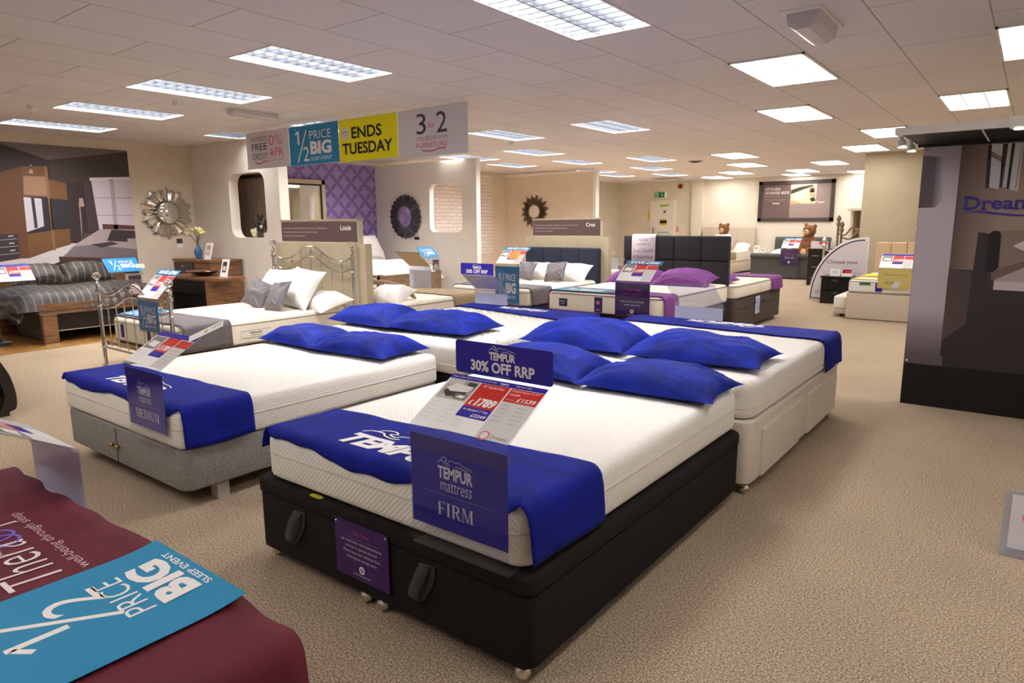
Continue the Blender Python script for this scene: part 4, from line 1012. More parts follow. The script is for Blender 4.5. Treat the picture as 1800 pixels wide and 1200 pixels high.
def g_photo(f):
    f.rect(.55, .05, .95, .86, -.003, K(120,92,84)); f.rect(.55,.05,.95,.86,-.0036,LGREY); f.rect(.56, .7, .94, .83, -.0022, K(60,48,70)); f.poly([(.6,.1),(.6,.4),(.75,.55),(.9,.4),(.9,.1)], -.0022, K(206,186,170))
price_stand('price stand with slanting turquoise half price card beside the grey oak bed', 8.98, .42, -8.955, .62, .86, 1, .2, .2, g_photo, None, None, sign_blue, axis='x', hold=False)
t = thing('photo_frame', 'small ornate photo frame on the far side of the white duvet', 'photo frame', (-10.0, 9.3, .72))
mb = MB(); f = FR(mb, (-9.45,9.52,.73), (.2,1,0), (-.15,0,1), .16, .24); f.plate(0,0,1,1,-.01,.0,K(206,200,196)); f.disc(.5,.55,.05,.001,K(150,140,140)); f.disc(.5,.55,.035,.0015,K(220,214,208)); mb.build('frame', t)
# standing mirror between the arch wall and the purple paper
t = thing('wall_mirror', 'large framed mirror on the purple wall beyond the arched opening', 'mirror', (-11.33, 8.1, 0.4))
mb = MB()
for a in ((7.5, 7.58, .4, 2.36), (8.56, 8.64, .4, 2.36), (7.5, 8.64, 2.28, 2.36), (7.5, 8.64, .4, .48)): mb.box(-11.38, -11.31, a[0], a[1], a[2], a[3], K(196,178,150))
mb.build('frame', t)
mb = MB(); mb.box(-11.37, -11.335, 7.58, 8.56, .48, 2.28, mirror_m); mb.build('glass', t)
mb = MB()
for a in ((7.58, 7.61, .48, 2.28), (8.53, 8.56, .48, 2.28), (7.58, 8.56, 2.25, 2.28)): mb.box(-11.335, -11.325, a[0], a[1], a[2], a[3], K(48,38,34))
mb.build('inner_rim', t)

# ------------------------------------------------------------------ behind the arched opening: wardrobe and flowers
t = thing('wardrobe', 'brown wood grain wardrobe seen through the arched wall opening', 'wardrobe', (-10.6, 6.6, 0))
mb = MB(); mb.box(-11.35, -9.83, 6.42, 6.75, 0, 2.33, wardrobe_m); mb.build('body', t)
for k in range(3):
    mb = MB(); mb.box(-11.34+.505*k, -10.84+.505*k, 6.398, 6.42, .05, 2.22, wardrobe_m); d = mb.build('door', t)
    mb = MB(); mb.box(-10.88+.505*k, -10.865+.505*k, 6.38, 6.398, 1.0, 1.3, nickel); mb.build('handle', d)
mb = MB(); mb.box(-11.36, -9.82, 6.39, 6.76, 2.26, 2.30, INKBLK); mb.build('cornice', t)
leafd = M('dark_leaf', (44, 40, 40), .6); petal = M('cream_petal', (232, 222, 190), .6); stemm = M('green_stem', (96, 104, 62), .6)
t = thing('flower_display', 'cream flowers and dark leaves on the sill of the arched opening', 'flowers', (-9.6, 6.05, 1.302))
mb = MB()
for k in range(60):
    a = random.uniform(-.2, .2); h = random.uniform(.05, .33)*(1-abs(a)*2); q = random.uniform(0, 6)
    x, y, z = -9.55+a*.9, 6.05+random.uniform(-.03,.03), 1.31+h
    mb.add([(x,y,z),(x+.025*math.cos(q),y+.02*math.sin(q),z+.03),(x+.01*math.cos(q),y,z+.07),(x-.02*math.cos(q),y-.02*math.sin(q),z+.03)], [(0,1,2,3)], leafd)
for k in range(6): mb.tube([(-9.55+.03*k-.08,6.05,1.303),(-9.55+.05*k-.13,6.05,1.5)], .006, leafd, 5)
mb.build('leaves', t)
for k, (x, z, r) in enumerate(((-9.74,1.36,.05),(-9.68,1.41,.045),(-9.78,1.40,.04),(-9.70,1.34,.04),(-9.42,1.34,.04),(-9.36,1.35,.035),(-9.52,1.47,.03))):
    mb = MB()
    for j in range(7):
        q = j*2*PI/7; mb.ball((x+r*.55*math.cos(q), 6.03, z+r*.55*math.sin(q)), (r*.5,r*.35,r*.5), petal, 8)
    mb.ball((x,6.015,z), r*.4, petal, 8); mb.build('flower', t)

# ------------------------------------------------------------------ chests by the left wall
t = thing('tall_chest', 'tall walnut chest with dark drawers in the corner under the starburst mirror', 'chest of drawers', (-10.75, 5.5, 0))
mb = MB(); mb.box(-11.12, -10.0, 5.42, 5.93, .0, .93, walnut); mb.build('body', t)
mb = MB(); mb.box(-11.14, -9.98, 5.40, 5.94, .93, .965, walnut_h); mb.build('top', t)
for k in range(5):
    mb = MB(); mb.box(-11.10, -10.5, 5.40, 5.42, .05+.175*k, .215+.175*k, K(66,58,58)); d = mb.build('drawer', t)
    mb = MB(); mb.box(-10.85, -10.75, 5.385, 5.40, .15+.175*k, .16+.175*k, nickel); mb.build('handle', d)
t = thing('low_chest', 'wide low walnut chest with black drawers behind the chrome bed', 'chest of drawers', (-9.9, 5.2, 0))
mb = MB(); mb.box(-10.5, -10.42, 5.0, 5.37, 0, .72, walnut); mb.box(-9.42, -9.34, 5.0, 5.37, 0, .72, walnut); mb.box(-10.42, -9.42, 5.03, 5.37, .03, .72, black_gl); mb.build('body', t)
mb = MB(); mb.box(-10.52, -9.0, 4.98, 5.39, .72, .755, walnut_h); mb.build('top', t)
for k in range(3):
    mb = MB(); mb.box(-10.41, -9.43, 5.005, 5.03, .04+.225*k, .25+.225*k, black_gl); d = mb.build('drawer', t)
    mb = MB(); mb.box(-10.41, -9.43, 4.998, 5.006, .25+.225*k, .26+.225*k, nickel); mb.build('trim_strip', d)
t = thing('vase', 'blue vase with yellow flowers on the tall walnut chest', 'vase', (-10.67, 5.6, .965))
mb = MB(); mb.lathe([(.03,0),(.045,.03),(.065,.10),(.055,.15),(.025,.20),(.022,.22),(.028,.225)], (-10.67,5.6,.965), M('blue_glaze', (46,96,140), .15, coat=.6), 16); mb.build('vase_body', t)
for k, (dx, dz) in enumerate(((-.30,.36),(-.1,.42),(.02,.44),(.08,.42),(.14,.38))):
    mb = MB(); mb.tube(curve([(-10.67,5.6,1.18),(-10.67+dx*.5,5.6,1.18+dz*.35),(-10.67+dx,5.6,1.0+dz)],4), .006, stemm, 5); mb.build('stem', t)
    mb = MB()
    for j in range(8):
        q = j*PI/4; mb.ball((-10.67+dx+.05*math.cos(q), 5.6+.03*math.sin(q), 1.0+dz+.01*math.sin(3*q)), (.03,.02,.025), M('yellow_petal', (230,222,150), .6) if k+j == 0 else bpy.data.materials['yellow_petal'], 8)
    mb.build('flower', t)
for (x, y, z, lab, c) in ((-10.33, 5.55, .965, 'upright photo frame on the tall walnut chest beside the blue vase', K(190,150,120)), (-9.27, 5.2, .755, 'small white photo frame on the low walnut chest', K(56,50,54))):
    t = thing('photo_frame', lab, 'photo frame', (x, y, z), 'photo frames on the chests')
    mb = MB(); f = FR(mb, (x-.09, y, z+.005), (1,0,0), (0,.25,1), .18, .26); f.plate(0,0,1,1,-.015,0,WHITE); mb.build('frame', t)
    mb = MB(); f = FR(mb, (x-.09, y, z+.005), (1,0,0), (0,.25,1), .18, .26); f.rect(.2,.25,.8,.85,.001,c); f.rect(.3,.35,.7,.6,.0015,K(226,206,190)); mb.build('photo', t)
t = thing('bowl', 'shallow brown bowl on the low walnut chest', 'bowl', (-9.8, 5.2, .755))
mb = MB(); mb.lathe([(.08,0),(.10,.012),(.2,.05),(.25,.075),(.245,.08),(.19,.058),(.1,.022),(.0,.018)], (-9.8,5.2,.755), M('brown_glaze', (96,64,48), .2, coat=.5), 24); mb.build('bowl_body', t)
# starburst mirror with mirrored petals
t = thing('starburst_mirror', 'round mirror with silver mirrored petals beside the wall mural', 'mirror', (XL, 5.5, 1.7))
cy, cz = 5.5, 1.70
mb = MB(); mb.lathe([(.185,0),(.185,.02),(.165,.03),(.0,.03)], (0,0,0), mirror_m, 32, T=Matrix.Translation((XL+.05,cy,cz)) @ Matrix.Rotation(PI/2,4,'Y')); mb.build('glass', t)
mb = MB(); mb.tube([(XL+.08, cy+.18*math.cos(k*PI/20), cz+.18*math.sin(k*PI/20)) for k in range(40)], .008, K(120,112,104), 6, True); mb.build('rim', t)
for k in range(20):
    a = 2*PI*k/20; u = Vector((0,math.cos(a),math.sin(a))); w = Vector((0,-math.sin(a),math.cos(a))); c = Vector((XL,cy,cz)); R1 = .435 if k % 2 else .40
    P = lambda r, s, d: tuple(c + u*r + w*s + Vector((d,0,0)))
    vs = [P(.17,-.02,.02),P(.17,.02,.02),P(R1-.07,.064,.02),P(R1,0,.02),P(R1-.07,-.066,.02),P(.2,0,.038),P(R1-.06,0,.034)]
    mb = MB(); mb.add(vs, [(0,5,6,4),(5,1,2,6),(6,2,3),(6,3,4),(0,1,5),(0,4,3,2,1)], M('mirror_petal', (222,218,210), .06, 1.0) if k == 0 else bpy.data.materials['mirror_petal']); mb.build('petal', t)
mb = MB(); mb.box(XL-.004, XL+.008, 5.62, 5.72, 1.13, 1.28, WHITE); mb.box(XL+.008, XL+.009, 5.62, 5.72, 1.2, 1.28, K(80,60,70)); tag(mb.build('price_tag'), 'small white price tag on the wall below the starburst mirror', 'price tag')

# ------------------------------------------------------------------ striped bed on the laminate
t = thing('wooden_bed', 'walnut bed with charcoal striped bedding on the laminate floor', 'bed', (-10.5, 3.85, .006))
mb = MB(); mb.box(-9.90, -9.80, 3.03, 4.66, .405, .53, walnut_h); mb.build('foot_rail', t)
mb = MB(); mb.box(-9.905, -9.795, 3.03, 4.66, .396, .405, nickel); mb.build('metal_strip', t)
for y in (3.06, 4.46):
    mb = MB(); mb.box(-9.89, -9.80, y, y+.16, .02, .396, walnut); mb.box(-9.895,-9.795,y,y+.165,.006,.02,nickel); mb.build('leg', t)
mb = MB(); mb.box(-11.2, -9.92, 3.08, 4.6, .17, .44, K(40,34,32)); mb.box(-9.925,-9.915,3.1,4.6,.16,.17,nickel); mb.build('underbed_drawer', t)
for y in (3.2, 4.4):
    mb = MB(); mb.box(-11.1, -10.2, y-.05, y+.05, .006, .17, black_pl); mb.build('plinth', t)
mb = MB(); mb.box(-11.34, -11.26, 3.0, 4.7, .006, .85, walnut_h); mb.build('headboard', t)
stripe = striped_fabric()
duvet('duvet', 'charcoal striped duvet on the walnut bed', -11.22, -9.79, 2.78, 4.72, .45, .70, stripe, 91, amp=.04)
mb = MB(); mb.grid(16, 10, lambda u, v: (-11.0+1.15*u, 2.80+.05*math.sin(v*3)+.02*math.sin(u*9)-.02*v, .50-.26*v*(.75+.25*math.sin(u*5+1))), stripe)
mb.build('hanging_edge', bpy.data.objects['duvet.001'], solid=.03)
for k, (y, l) in enumerate(((3.38, 'charcoal striped pillow at the left end of the walnut bed'), (4.02, 'charcoal striped pillow in the middle of the walnut bed'))):
    pillow('striped_pillow', l, 'pillow', (-10.9, y, .80), .70, .36, .15, stripe, (.72,0,PI/2), 95+k, 'charcoal striped pillows')
price_stand('price stand with a slanting turquoise half price card in front of the walnut bed', 3.88, .42, -9.76, .54, .88, 1, .18, .17, g_photo, None, None, lambda f: (f.plate(-.02,.0,1.02,1.04,.003,.004,SKY), half_price(FR(f.mb, f.P(.0,.08,0), f.u, f.v, f.su, f.sv*.9), .0048, sleep=False)), axis='x', hold=False)
mb = MB(); f = FR(mb, (-9.80,4.24,.92), (0,1,0), (-.3,0,1), .12, .06); f.plate(0,0,1,1,0,.001,K(230,226,200)); tag(mb.build('paper_tag'), 'small cream tag stuck out beside the slanting half price card', 'price tag')
price_stand('price stand with a red and white card at the left edge by the walnut bed', 2.62, .40, -9.72, .56, .84, 1, .2, .2, None, 'white', None, axis='x', hold=False)

# wall mural
t = thing('wall_mural', 'huge photo mural of a brown bedroom on the left wall', 'mural', (XL, 3.6, 1.8))
mb = MB(); f = FR(mb, (XL+.012, 0, 0), (0,1,0), (0,0,1))
DK = K(56,46,46); DK2 = K(66,56,54)
f.plate(1.6, .75, 4.97, 2.65, -.011, 0, DK); e = .001
f.poly([(1.6,2.65),(4.97,2.65),(4.97,2.63),(3.88,2.44),(3.32,2.62),(1.6,2.62)], e, K(112,98,94)); f.poly([(3.88,2.44),(4.97,2.61),(4.97,2.2),(3.9,2.1)], e, DK2)
f.poly([(2.6,2.24),(3.28,2.24),(3.54,2.33),(3.49,1.05),(2.6,1.0)], e, K(98,66,44)); e = .002
wl = K(112,78,50)
f.poly([(3.54,2.33),(3.83,2.35),(3.81,1.17),(3.49,1.05)], e, wl); f.poly([(3.84,2.17),(4.07,2.12),(4.04,1.23),(3.82,1.17)], e, wl); f.poly([(3.81,2.35),(3.85,2.35),(3.83,1.15),(3.80,1.15)], e+.001, K(134,100,66))
f.poly([(3.5,1.92),(3.81,1.91),(3.81,1.44),(3.5,1.39)], e+.001, K(46,44,50)); f.poly([(3.51,1.91),(3.73,1.89),(3.72,1.5),(3.5,1.42)], e+.0015, K(196,190,196)); f.poly([(3.6,1.9),(3.64,1.9),(3.64,1.48),(3.6,1.47)], e+.002, K(58,52,56)); f.poly([(3.83,1.9),(4.07,1.88),(4.05,1.46),(3.82,1.45)], e+.001, K(48,46,52))
f.poly([(3.54,2.2),(3.81,2.2),(3.81,1.93),(3.52,1.94)], e+.001, K(150,116,92))
for k in range(3): f.stroke([(3.62+.02*k,2.24),(3.66-.01*k,2.36)], .012, e+.002, K(196,184,176))
f.poly([(4.40,2.2),(4.97,2.24),(4.97,1.40),(4.45,1.42)], e, K(214,204,212)); f.stroke([(4.70,2.2),(4.69,1.45)], .06, e+.001, K(178,168,178)); f.stroke([(4.42,1.92),(4.97,1.93)], .014, e+.0015, K(170,160,168)); f.stroke([(4.44,1.66),(4.97,1.66)], .012, e+.0015, K(170,160,168)); f.stroke([(4.39,2.19),(4.97,2.23)], .05, e+.001, K(228,220,226))
f.poly([(4.3,2.15),(4.41,2.18),(4.45,1.42),(4.3,1.42)], e+.001, K(72,58,60))
f.poly([(4.22,1.91),(4.27,1.91),(4.28,1.79),(4.2,1.78)], e+.001, K(176,146,134)); f.stroke([(4.215,1.79),(4.20,1.25)], .018, e+.001, K(140,132,132))
f.poly([(2.6,1.0),(3.38,1.05),(3.49,1.05),(4.05,1.25),(4.22,1.24),(3.94,1.08),(3.86,.98),(3.2,.76),(2.6,.76)], e, K(206,198,196))
f.poly([(2.9,1.38),(3.39,1.40),(3.37,1.05),(2.9,.98)], e+.001, K(60,52,54))
for k in range(3): f.stroke([(3.0,1.1+.1*k),(3.37,1.13+.1*k)], .008, e+.002, K(168,160,160)); f.stroke([(3.27,1.165+.1*k),(3.33,1.17+.1*k)], .014, e+.002, K(206,200,200))
f.poly([(4.2,1.26),(4.41,1.28),(4.42,1.40),(4.2,1.39)], e+.001, K(90,66,52)); f.poly([(4.5,1.53),(4.97,1.5),(4.97,1.40),(4.5,1.43)], e+.001, K(94,66,56))
f.poly([(4.05,1.2),(4.46,1.45),(4.97,1.44),(4.97,1.1),(3.98,1.12)], e+.002, K(176,160,160)); f.poly([(4.62,1.44),(4.97,1.42),(4.96,1.24),(4.54,1.27)], e+.003, K(62,56,60)); f.poly([(4.84,1.3),(4.97,1.3),(4.97,1.22),(4.84,1.23)], e+.0035, K(168,158,162))
f.poly([(3.9,1.04),(4.08,1.2),(4.3,1.215),(4.97,1.13),(4.97,.93),(3.9,.98)], e+.003, K(122,112,116)); f.poly([(4.3,1.22),(4.6,1.26),(4.7,1.22),(4.45,1.17)], e+.004, K(70,64,66)); f.poly([(3.86,1.06),(4.97,.97),(4.97,.86),(3.86,.96)], e+.004, K(78,54,44))
mb.build('print', t)

# ------------------------------------------------------------------ dark sleigh bed end at the left edge
sl = M('dark_stained_wood', (30, 19, 17), .4, coat=.15)
t = thing('sleigh_bed', 'dark stained sleigh bed end cut off by the left edge of the photo', 'bed', (-7.2, 1.5, 0))
pr = curve([(1.69,0),(1.69,.03),(1.735,.05),(1.748,.12),(1.745,.2),(1.72,.33),(1.675,.44),(1.655,.5),(1.66,.54),(1.70,.58),(1.70,.63),(1.66,.66),(1.60,.65),(1.57,.6),(1.59,.52),(1.62,.42),(1.65,.3),(1.67,.15),(1.63,.05),(1.62,0)], 4)
mb = MB(); n = len(pr); vs = [(-6.4,a,b) for a,b in pr] + [(-8.0,a,b) for a,b in pr]
mb.add(vs, [tuple(range(n)), tuple(range(2*n-1,n-1,-1))] + [(i, n+i, n+(i+1)%n, (i+1)%n) for i in range(n)], sl); mb.build('footboard', t)
mb = MB(); mb.slab(-6.44, -6.36, 1.55, 1.76, .57, .60, sl, .02, .006, .006); mb.build('moulding', t)
mb = MB(); mb.slab(-8.0, -6.42, -.4, 1.6, .12, .38, sl, .03, .01, .01); mb.build('side_frame', t)
for x, y in ((-7.9,-.3),(-6.5,-.3),(-7.9,1.4),(-6.5,1.4)):
    mb = MB(); mb.box(x-.04,x+.04,y-.04,y+.04,0,.12,sl); mb.build('leg', t)
# ------------------------------------------------------------------ mirrors on the partitions
t = thing('round_mirror', 'round dark mirror with a ribbed black frame on the white partition', 'mirror', (-10.47, 10.03, 1.645))
c = (-10.47, 10.0, 1.645); T = Matrix.Translation(c) @ Matrix.Rotation(PI/2,4,'X')
mb = MB(); vs = []; fs = []; N = 72
for k in range(N):
    a = 2*PI*k/N; ro = .435 + .02*math.cos(a*24); d = .012*math.cos(a*36)
    for r, z in ((.21,.02),(.215,.05+d*.3),(.33,.045+d),(ro,.03+d*.6),(ro,.0)): vs.append((r*math.cos(a), r*math.sin(a), z))
for k in range(N):
    for j in range(4): fs.append((k*5+j, ((k+1)%N)*5+j, ((k+1)%N)*5+j+1, k*5+j+1))
mb.add(vs, fs, M('ribbed_black_frame', (52,46,54), .35), True, T); mb.build('frame', t, sharp=60)
mb = MB(); mb.lathe([(.212,.0),(.212,.022),(.0,.022)], (0,0,0), mirror_m, 40, T=T); mb.build('glass', t)
t = thing('sunburst_mirror', 'spiky bronze sunburst mirror on the beige partition', 'mirror', (-10.44, 14.6, 1.79))
c = Vector((-10.44, 14.58, 1.79)); rnd = random.Random(5)
mb = MB(); mb.lathe([(.17,.0),(.17,.02),(.0,.022)], (0,0,0), mirror_m, 28, T=Matrix.Translation(c) @ Matrix.Rotation(PI/2,4,'X')); mb.build('glass', t)
mb = MB(); mb.tube([(c.x+.175*math.cos(k*PI/14), c.y-.02, c.z+.175*math.sin(k*PI/14)) for k in range(28)], .018, bronze, 6, True)
mb.build('ring', t)
mb = MB()
for k in range(96):
    a = 2*PI*k/96; pk = 1-abs(((a/(2*PI)*16) % 1)-.5)*2
    R1 = .33 + .11*pk + rnd.uniform(-.025,.025); w = .010
    u = Vector((math.cos(a),0,math.sin(a))); v = Vector((-math.sin(a),0,math.cos(a)))
    P = lambda r, s, d: tuple(c + u*r + v*s + Vector((0,-d,0)))
    mb.add([P(.17,-w,.0),P(.17,w,.0),P(R1,w*.8,.0),P(R1,-w*.8,.0),P(.17,0,.03),P(R1,0,.025)], [(0,4,5,3),(4,1,2,5),(3,5,2),(0,1,4),(0,3,2,1)], bronze)
mb.build('rays', t)

mb = MB(); mb.tube([(-10.18,10.025,1.02),(-10.18,10.02,1.17)], .004, WHITE, 5); mb.box(-10.25,-10.12,10.015,10.032,1.17,1.23,INKBLK); tag(mb.build('price_tag'), 'small black price tag on the white partition below the round dark mirror', 'price tag')
t = thing('ceiling_grille', 'white slatted air grille on the ceiling before the fire exit door', 'grille', (-8.9, 19.3, ZC))
mb = MB()
for a in ((-9.25,-9.21,18.95,19.6),(-8.6,-8.56,18.95,19.6),(-9.25,-8.56,18.95,18.99),(-9.25,-8.56,19.56,19.6)): mb.box(a[0],a[1],a[2],a[3],ZC-.014,ZC+.004,MGREY)
mb.build('frame', t)
mb = MB()
for k in range(9): mb.box(-9.2+.067*k,-9.16+.067*k,18.99,19.56,ZC-.010,ZC-.001,LGREY)
mb.build('slats', t)
# ------------------------------------------------------------------ the bed below the sign Cruz
display_panel('olive panel behind the navy headboard with a brown sign lettered Cruz', -6.93, -5.31, 9.42, 1.275, -6.79, -5.46, 1.275, 1.55, 'Cruz', ('With sweeping curves fabric upholstery, and fan-back headboard', 'high headboard, modern and sprung opening frame', 'a great choice for comfort'))
t = thing('upholstered_bed', 'navy upholstered bed in front of the olive panel lettered Cruz', 'bed', (-6.1, 8.4, 0))
mb = MB(); mb.slab(-6.85, -5.42, 7.40, 9.3, .05, .36, navy_fab, .05, .012, .01); mb.build('base', t)
for x in (-6.78, -5.49):
    for y in (7.48, 9.2):
        mb = MB(); mb.lathe([(.025,0),(.03,.05)], (x,y,0), black_pl, 10); mb.build('foot', t)
for k in range(4):
    w = (6.855-5.43)/4; x0 = -6.855+w*k
    mb = MB(); mb.slab(x0+.002, x0+w-.002, 9.30, 9.41, .05, 1.10, navy_fab, .02, .03, .01); mb.build('headboard_panel', t)
m = mattress_t('cream mattress on the navy bed with a grey throw at its foot', -6.85, -5.42, 7.42, 9.28, .365, .60, tick_c, .08, .05, (.8,), grey_pipe)
mb = MB(); mb.box(-6.3, -6.1, 7.412, 7.42, .42, .52, K(226,220,210)); mb.build('label', m)
throw('bed_throw', 'grey throw hanging over the foot of the navy bed', 'throw', -6.85, -5.42, .60, 7.48, 8.0, .2, .23, grey_th, seed=41, edge=.01)
for k, (x, l) in enumerate(((-6.30, 'white pillow with a faint print at the left of the navy headboard'), (-5.72, 'white pillow with a faint print at the right of the navy headboard'))):
    pillow('white_pillow', l, 'pillow', (x, 9.0, .68), .64, .40, .13, white_cu, (.75,.0,0), 101+k, 'white pillows on the navy bed')
for k, (x, l) in enumerate(((-6.42, 'grey cushion at the left of the navy bed, beside the save 150 stand'), (-5.83, 'grey cushion propped in the middle of the navy bed'))):
    pillow('grey_cushion', l, 'cushion', (x, 8.72, .74), .36, .34, .08, grey_cu, (1.0,.1-.2*k,.1), 107+k, 'grey cushions')
def strip150(f): strip_save('SAVE \u00a3150')(f); f.plate(.42,.3,.78,.84,.0075,.008,K(226,140,60))
price_stand('price stand with turquoise half price panel and save 150 strip before the navy bed', -5.95, .42, 7.36, .362, .94, -1, .24, .21, g_half, 'white', None, strip150, hold=True)
price_stand('pale price stand seen from behind, right of the olive panel lettered Cruz', -6.82, .42, 11.74, .382, .87, 1, .24, .16, g_blank, None, None, lambda f: (f.rect(0,0,1,1,.002,K(200,180,150)), f.rect(0,0,1,1,-.002,K(196,176,148))), haze=True, hold=False)
t = thing('divan_base', 'cream divan with white bedding behind the olive panel lettered Cruz', 'bed', (-6.9, 10.7, 0))
mb = MB(); mb.slab(-7.6, -6.2, 9.78, 11.7, .06, .38, cream_fab, .06, .012, .01); mb.build('body', t)
for x, y in ((-6.28, 9.9), (-7.5, 9.9), (-6.28, 11.6), (-7.5, 11.6)): castor(x, y, .06, t)
mattress_t('white mattress glimpsed behind the olive panel lettered Cruz', -7.6, -6.2, 9.78, 11.7, .385, .60, tick_s, .08, .05)

# ------------------------------------------------------------------ two beds head to head with violet pillows
def violet_bed(lab, y0, y1, fab, splity):
    t = thing('divan_base', lab, 'bed base', (-3.83, (y0+y1)/2, 0), 'bed bases')
    mb = MB(); mb.slab(-4.56, -3.075, y0, y1, .06, .47, fab, .06, .015, .01); mb.build('body', t)
    mb = MB(); mb.box(-3.078, -3.070, y0+.1, y1-.1, .33, .335, black_pl); mb.build('lid_seam', t)
    for x in (-4.48, -3.15):
        for y in (y0+.1, y1-.1): castor(x, y, .06, t)
    return t
violet_bed('black divan base of the front bed with violet pillows', 6.65, 8.62, black_fab, 0)
m = mattress_t('deep cream mattress with navy tags on the front violet bed', -4.57, -3.07, 6.62, 8.62, .475, .70, tick_c, .10, .05, (.04,.92), M('violet_piping',(96,52,110),.7))
for x, w, h, cl in ((-4.38,.11,.09,K(44,40,66)), (-3.90,.10,.17,PURP)):
    mb = MB(); mb.slab(x, x+w, 6.608, 6.625, .58-h/2, .58+h/2, cl, .005, .002, .002)
    f = FR(mb, (x, 6.6075, .58-h/2), (1,0,0), (0,0,1), w, h)
    if h > .1: f.disc(.5,.65,.022,.0003,K(214,120,140)); f.text('Hotel', .3,.14,.7,.22,.0003,WHITE)
    else: f.text('Pocket', .2,.6,.8,.75,.0003,WHITE); f.text('1500', .3,.3,.7,.45,.0003,LGREY)
    mb.build('label', m)
throw('bed_throw', 'violet throw across the foot of the front violet bed', 'throw', -4.57, -3.07, .70, 6.68, 7.12, .22, .24, purple_v, y0r=6.66, y1r=7.02, seed=53, edge=.015, group='violet throws')
t = thing('leaflet', 'turquoise leaflet lying on the violet throw of the front violet bed', 'leaflet', (-4.1, 6.9, .72))
mb = MB(); f = FR(mb, (-4.52, 6.66, .716), (1,0,0), (0,1,0), .72, .34); f.plate(0,0,1,1,0,.002,K(44,136,168)); half_price(f, .0028); mb.build('sheet', t)
for k, (x, y, l, r) in enumerate(((-4.22, 8.28, 'violet pillow at the left of the charcoal headboard', -.05), (-3.52, 8.22, 'plump violet pillow in front of the charcoal headboard, at its right', .04))):
    pillow('violet_pillow', l, 'pillow', (x, y, .70), .78, .46, .15, purple_v, (.25,0,r), 111+k, 'violet pillows')
t = thing('headboard', 'charcoal panelled headboard standing between the two violet beds', 'headboard', (-3.87, 8.7, .6))
w = (4.64-3.11)/4
for k in range(4):
    for j in range(2):
        mb = MB(); mb.slab(-4.64+w*k+.002, -4.64+w*(k+1)-.002, 8.66, 8.74, .66+.33*j, .985+.33*j, char_fab, .015, .02, .02); mb.build('panel', t)
mb = MB(); mb.box(-4.63, -3.12, 8.70, 8.735, .67, 1.30, char_fab); mb.build('backing_board', t)
for x in (-4.3, -3.4):
    mb = MB(); mb.box(x-.03, x+.03, 8.75, 8.77, 0, 1.2, black_pl); mb.build('strut', t)
t = thing('size_note', 'white cloth note hung over the charcoal headboard, reading Small Double', 'notice', (-4.34, 8.65, 1.2))
mb = MB(); pts = [(8.642,.93),(8.644,1.1),(8.642,1.28),(8.66,1.326),(8.70,1.335),(8.745,1.322),(8.755,1.2)]
vs = [(x,y,z) for y,z in pts for x in (-4.50,-4.14)]; mb.add(vs, [(2*i,2*i+1,2*i+3,2*i+2) for i in range(len(pts)-1)], K(226,220,222), True); mb.build('cloth', t, solid=.002)
mb = MB(); f = FR(mb, (-4.50, 8.634, .94), (1,0,0), (0,0,1), .36, .37)
for s, a, b, q in (("I'm also", .3,.7,.82), ('available in', .22,.78,.66), ('Small Double', .06,.94,.40), ('& Superking', .06,.92,.14)): f.text(s, a, q, b, q+(.14 if q < .5 else .09), .001, K(70,62,70), -.01, .2)
mb.build('lettering', t)
price_stand('price stand with dark purple comfort panel and save 200 strip on the front violet bed', -3.63, .42, 6.60, .472, .86, -1, .26, .2, g_purple, 'white', None, strip_save('SAVE \u00a3200'))
violet_bed('brown divan base of the rear bed with the violet throw', 8.85, 10.93, brown_fab, 0)
m = mattress_t('cream mattress of the rear bed with the violet throw, right of the charcoal headboard', -4.57, -3.065, 8.86, 10.93, .475, .665, tick_c, .10, .05, (.08,.9), grey_pipe)
for y in (9.9, 10.3):
    mb = MB(); mb.box(-3.066, -3.060, y, y+.07, .53, .60, K(222,216,204)); mb.build('side_handle', m)
throw('bed_throw', 'violet throw at the far end of the rear bed', 'throw', -4.57, -3.065, .665, 10.4, 10.9, .2, .19, purple_v, y0r=10.35, y1r=10.9, seed=59, edge=.015, group='violet throws')
pillow('violet_pillow', 'violet pillow peeping out to the right of the charcoal headboard', 'pillow', (-3.55, 9.12, .665), .76, .44, .12, purple_v, (0,0,0), 117, 'violet pillows')
t = thing('price_tag', 'pale blue price tag hanging on the brown divan base', 'price tag', (-3.06, 9.75, .4))
mb = MB(); f = FR(mb, (-3.064, 9.68, .20), (0,1,0), (0,0,1), .19, .25); f.plate(0,0,1,1,0,.002,K(186,196,222))
for k in range(6): f.stroke([(.15,.2+.12*k),(.85,.2+.12*k)], .012, .003, K(120,130,170))
mb.build('tag_card', t)
for y in (9.62, 10.05):
    mb = MB(); mb.tube(curve([(-3.072,y,.36),(-3.05,y+.03,.37),(-3.072,y+.07,.36)],4), .008, black_pl, 6); mb.build('handle_loop', bpy.data.objects['divan_base.006'] if False else t)

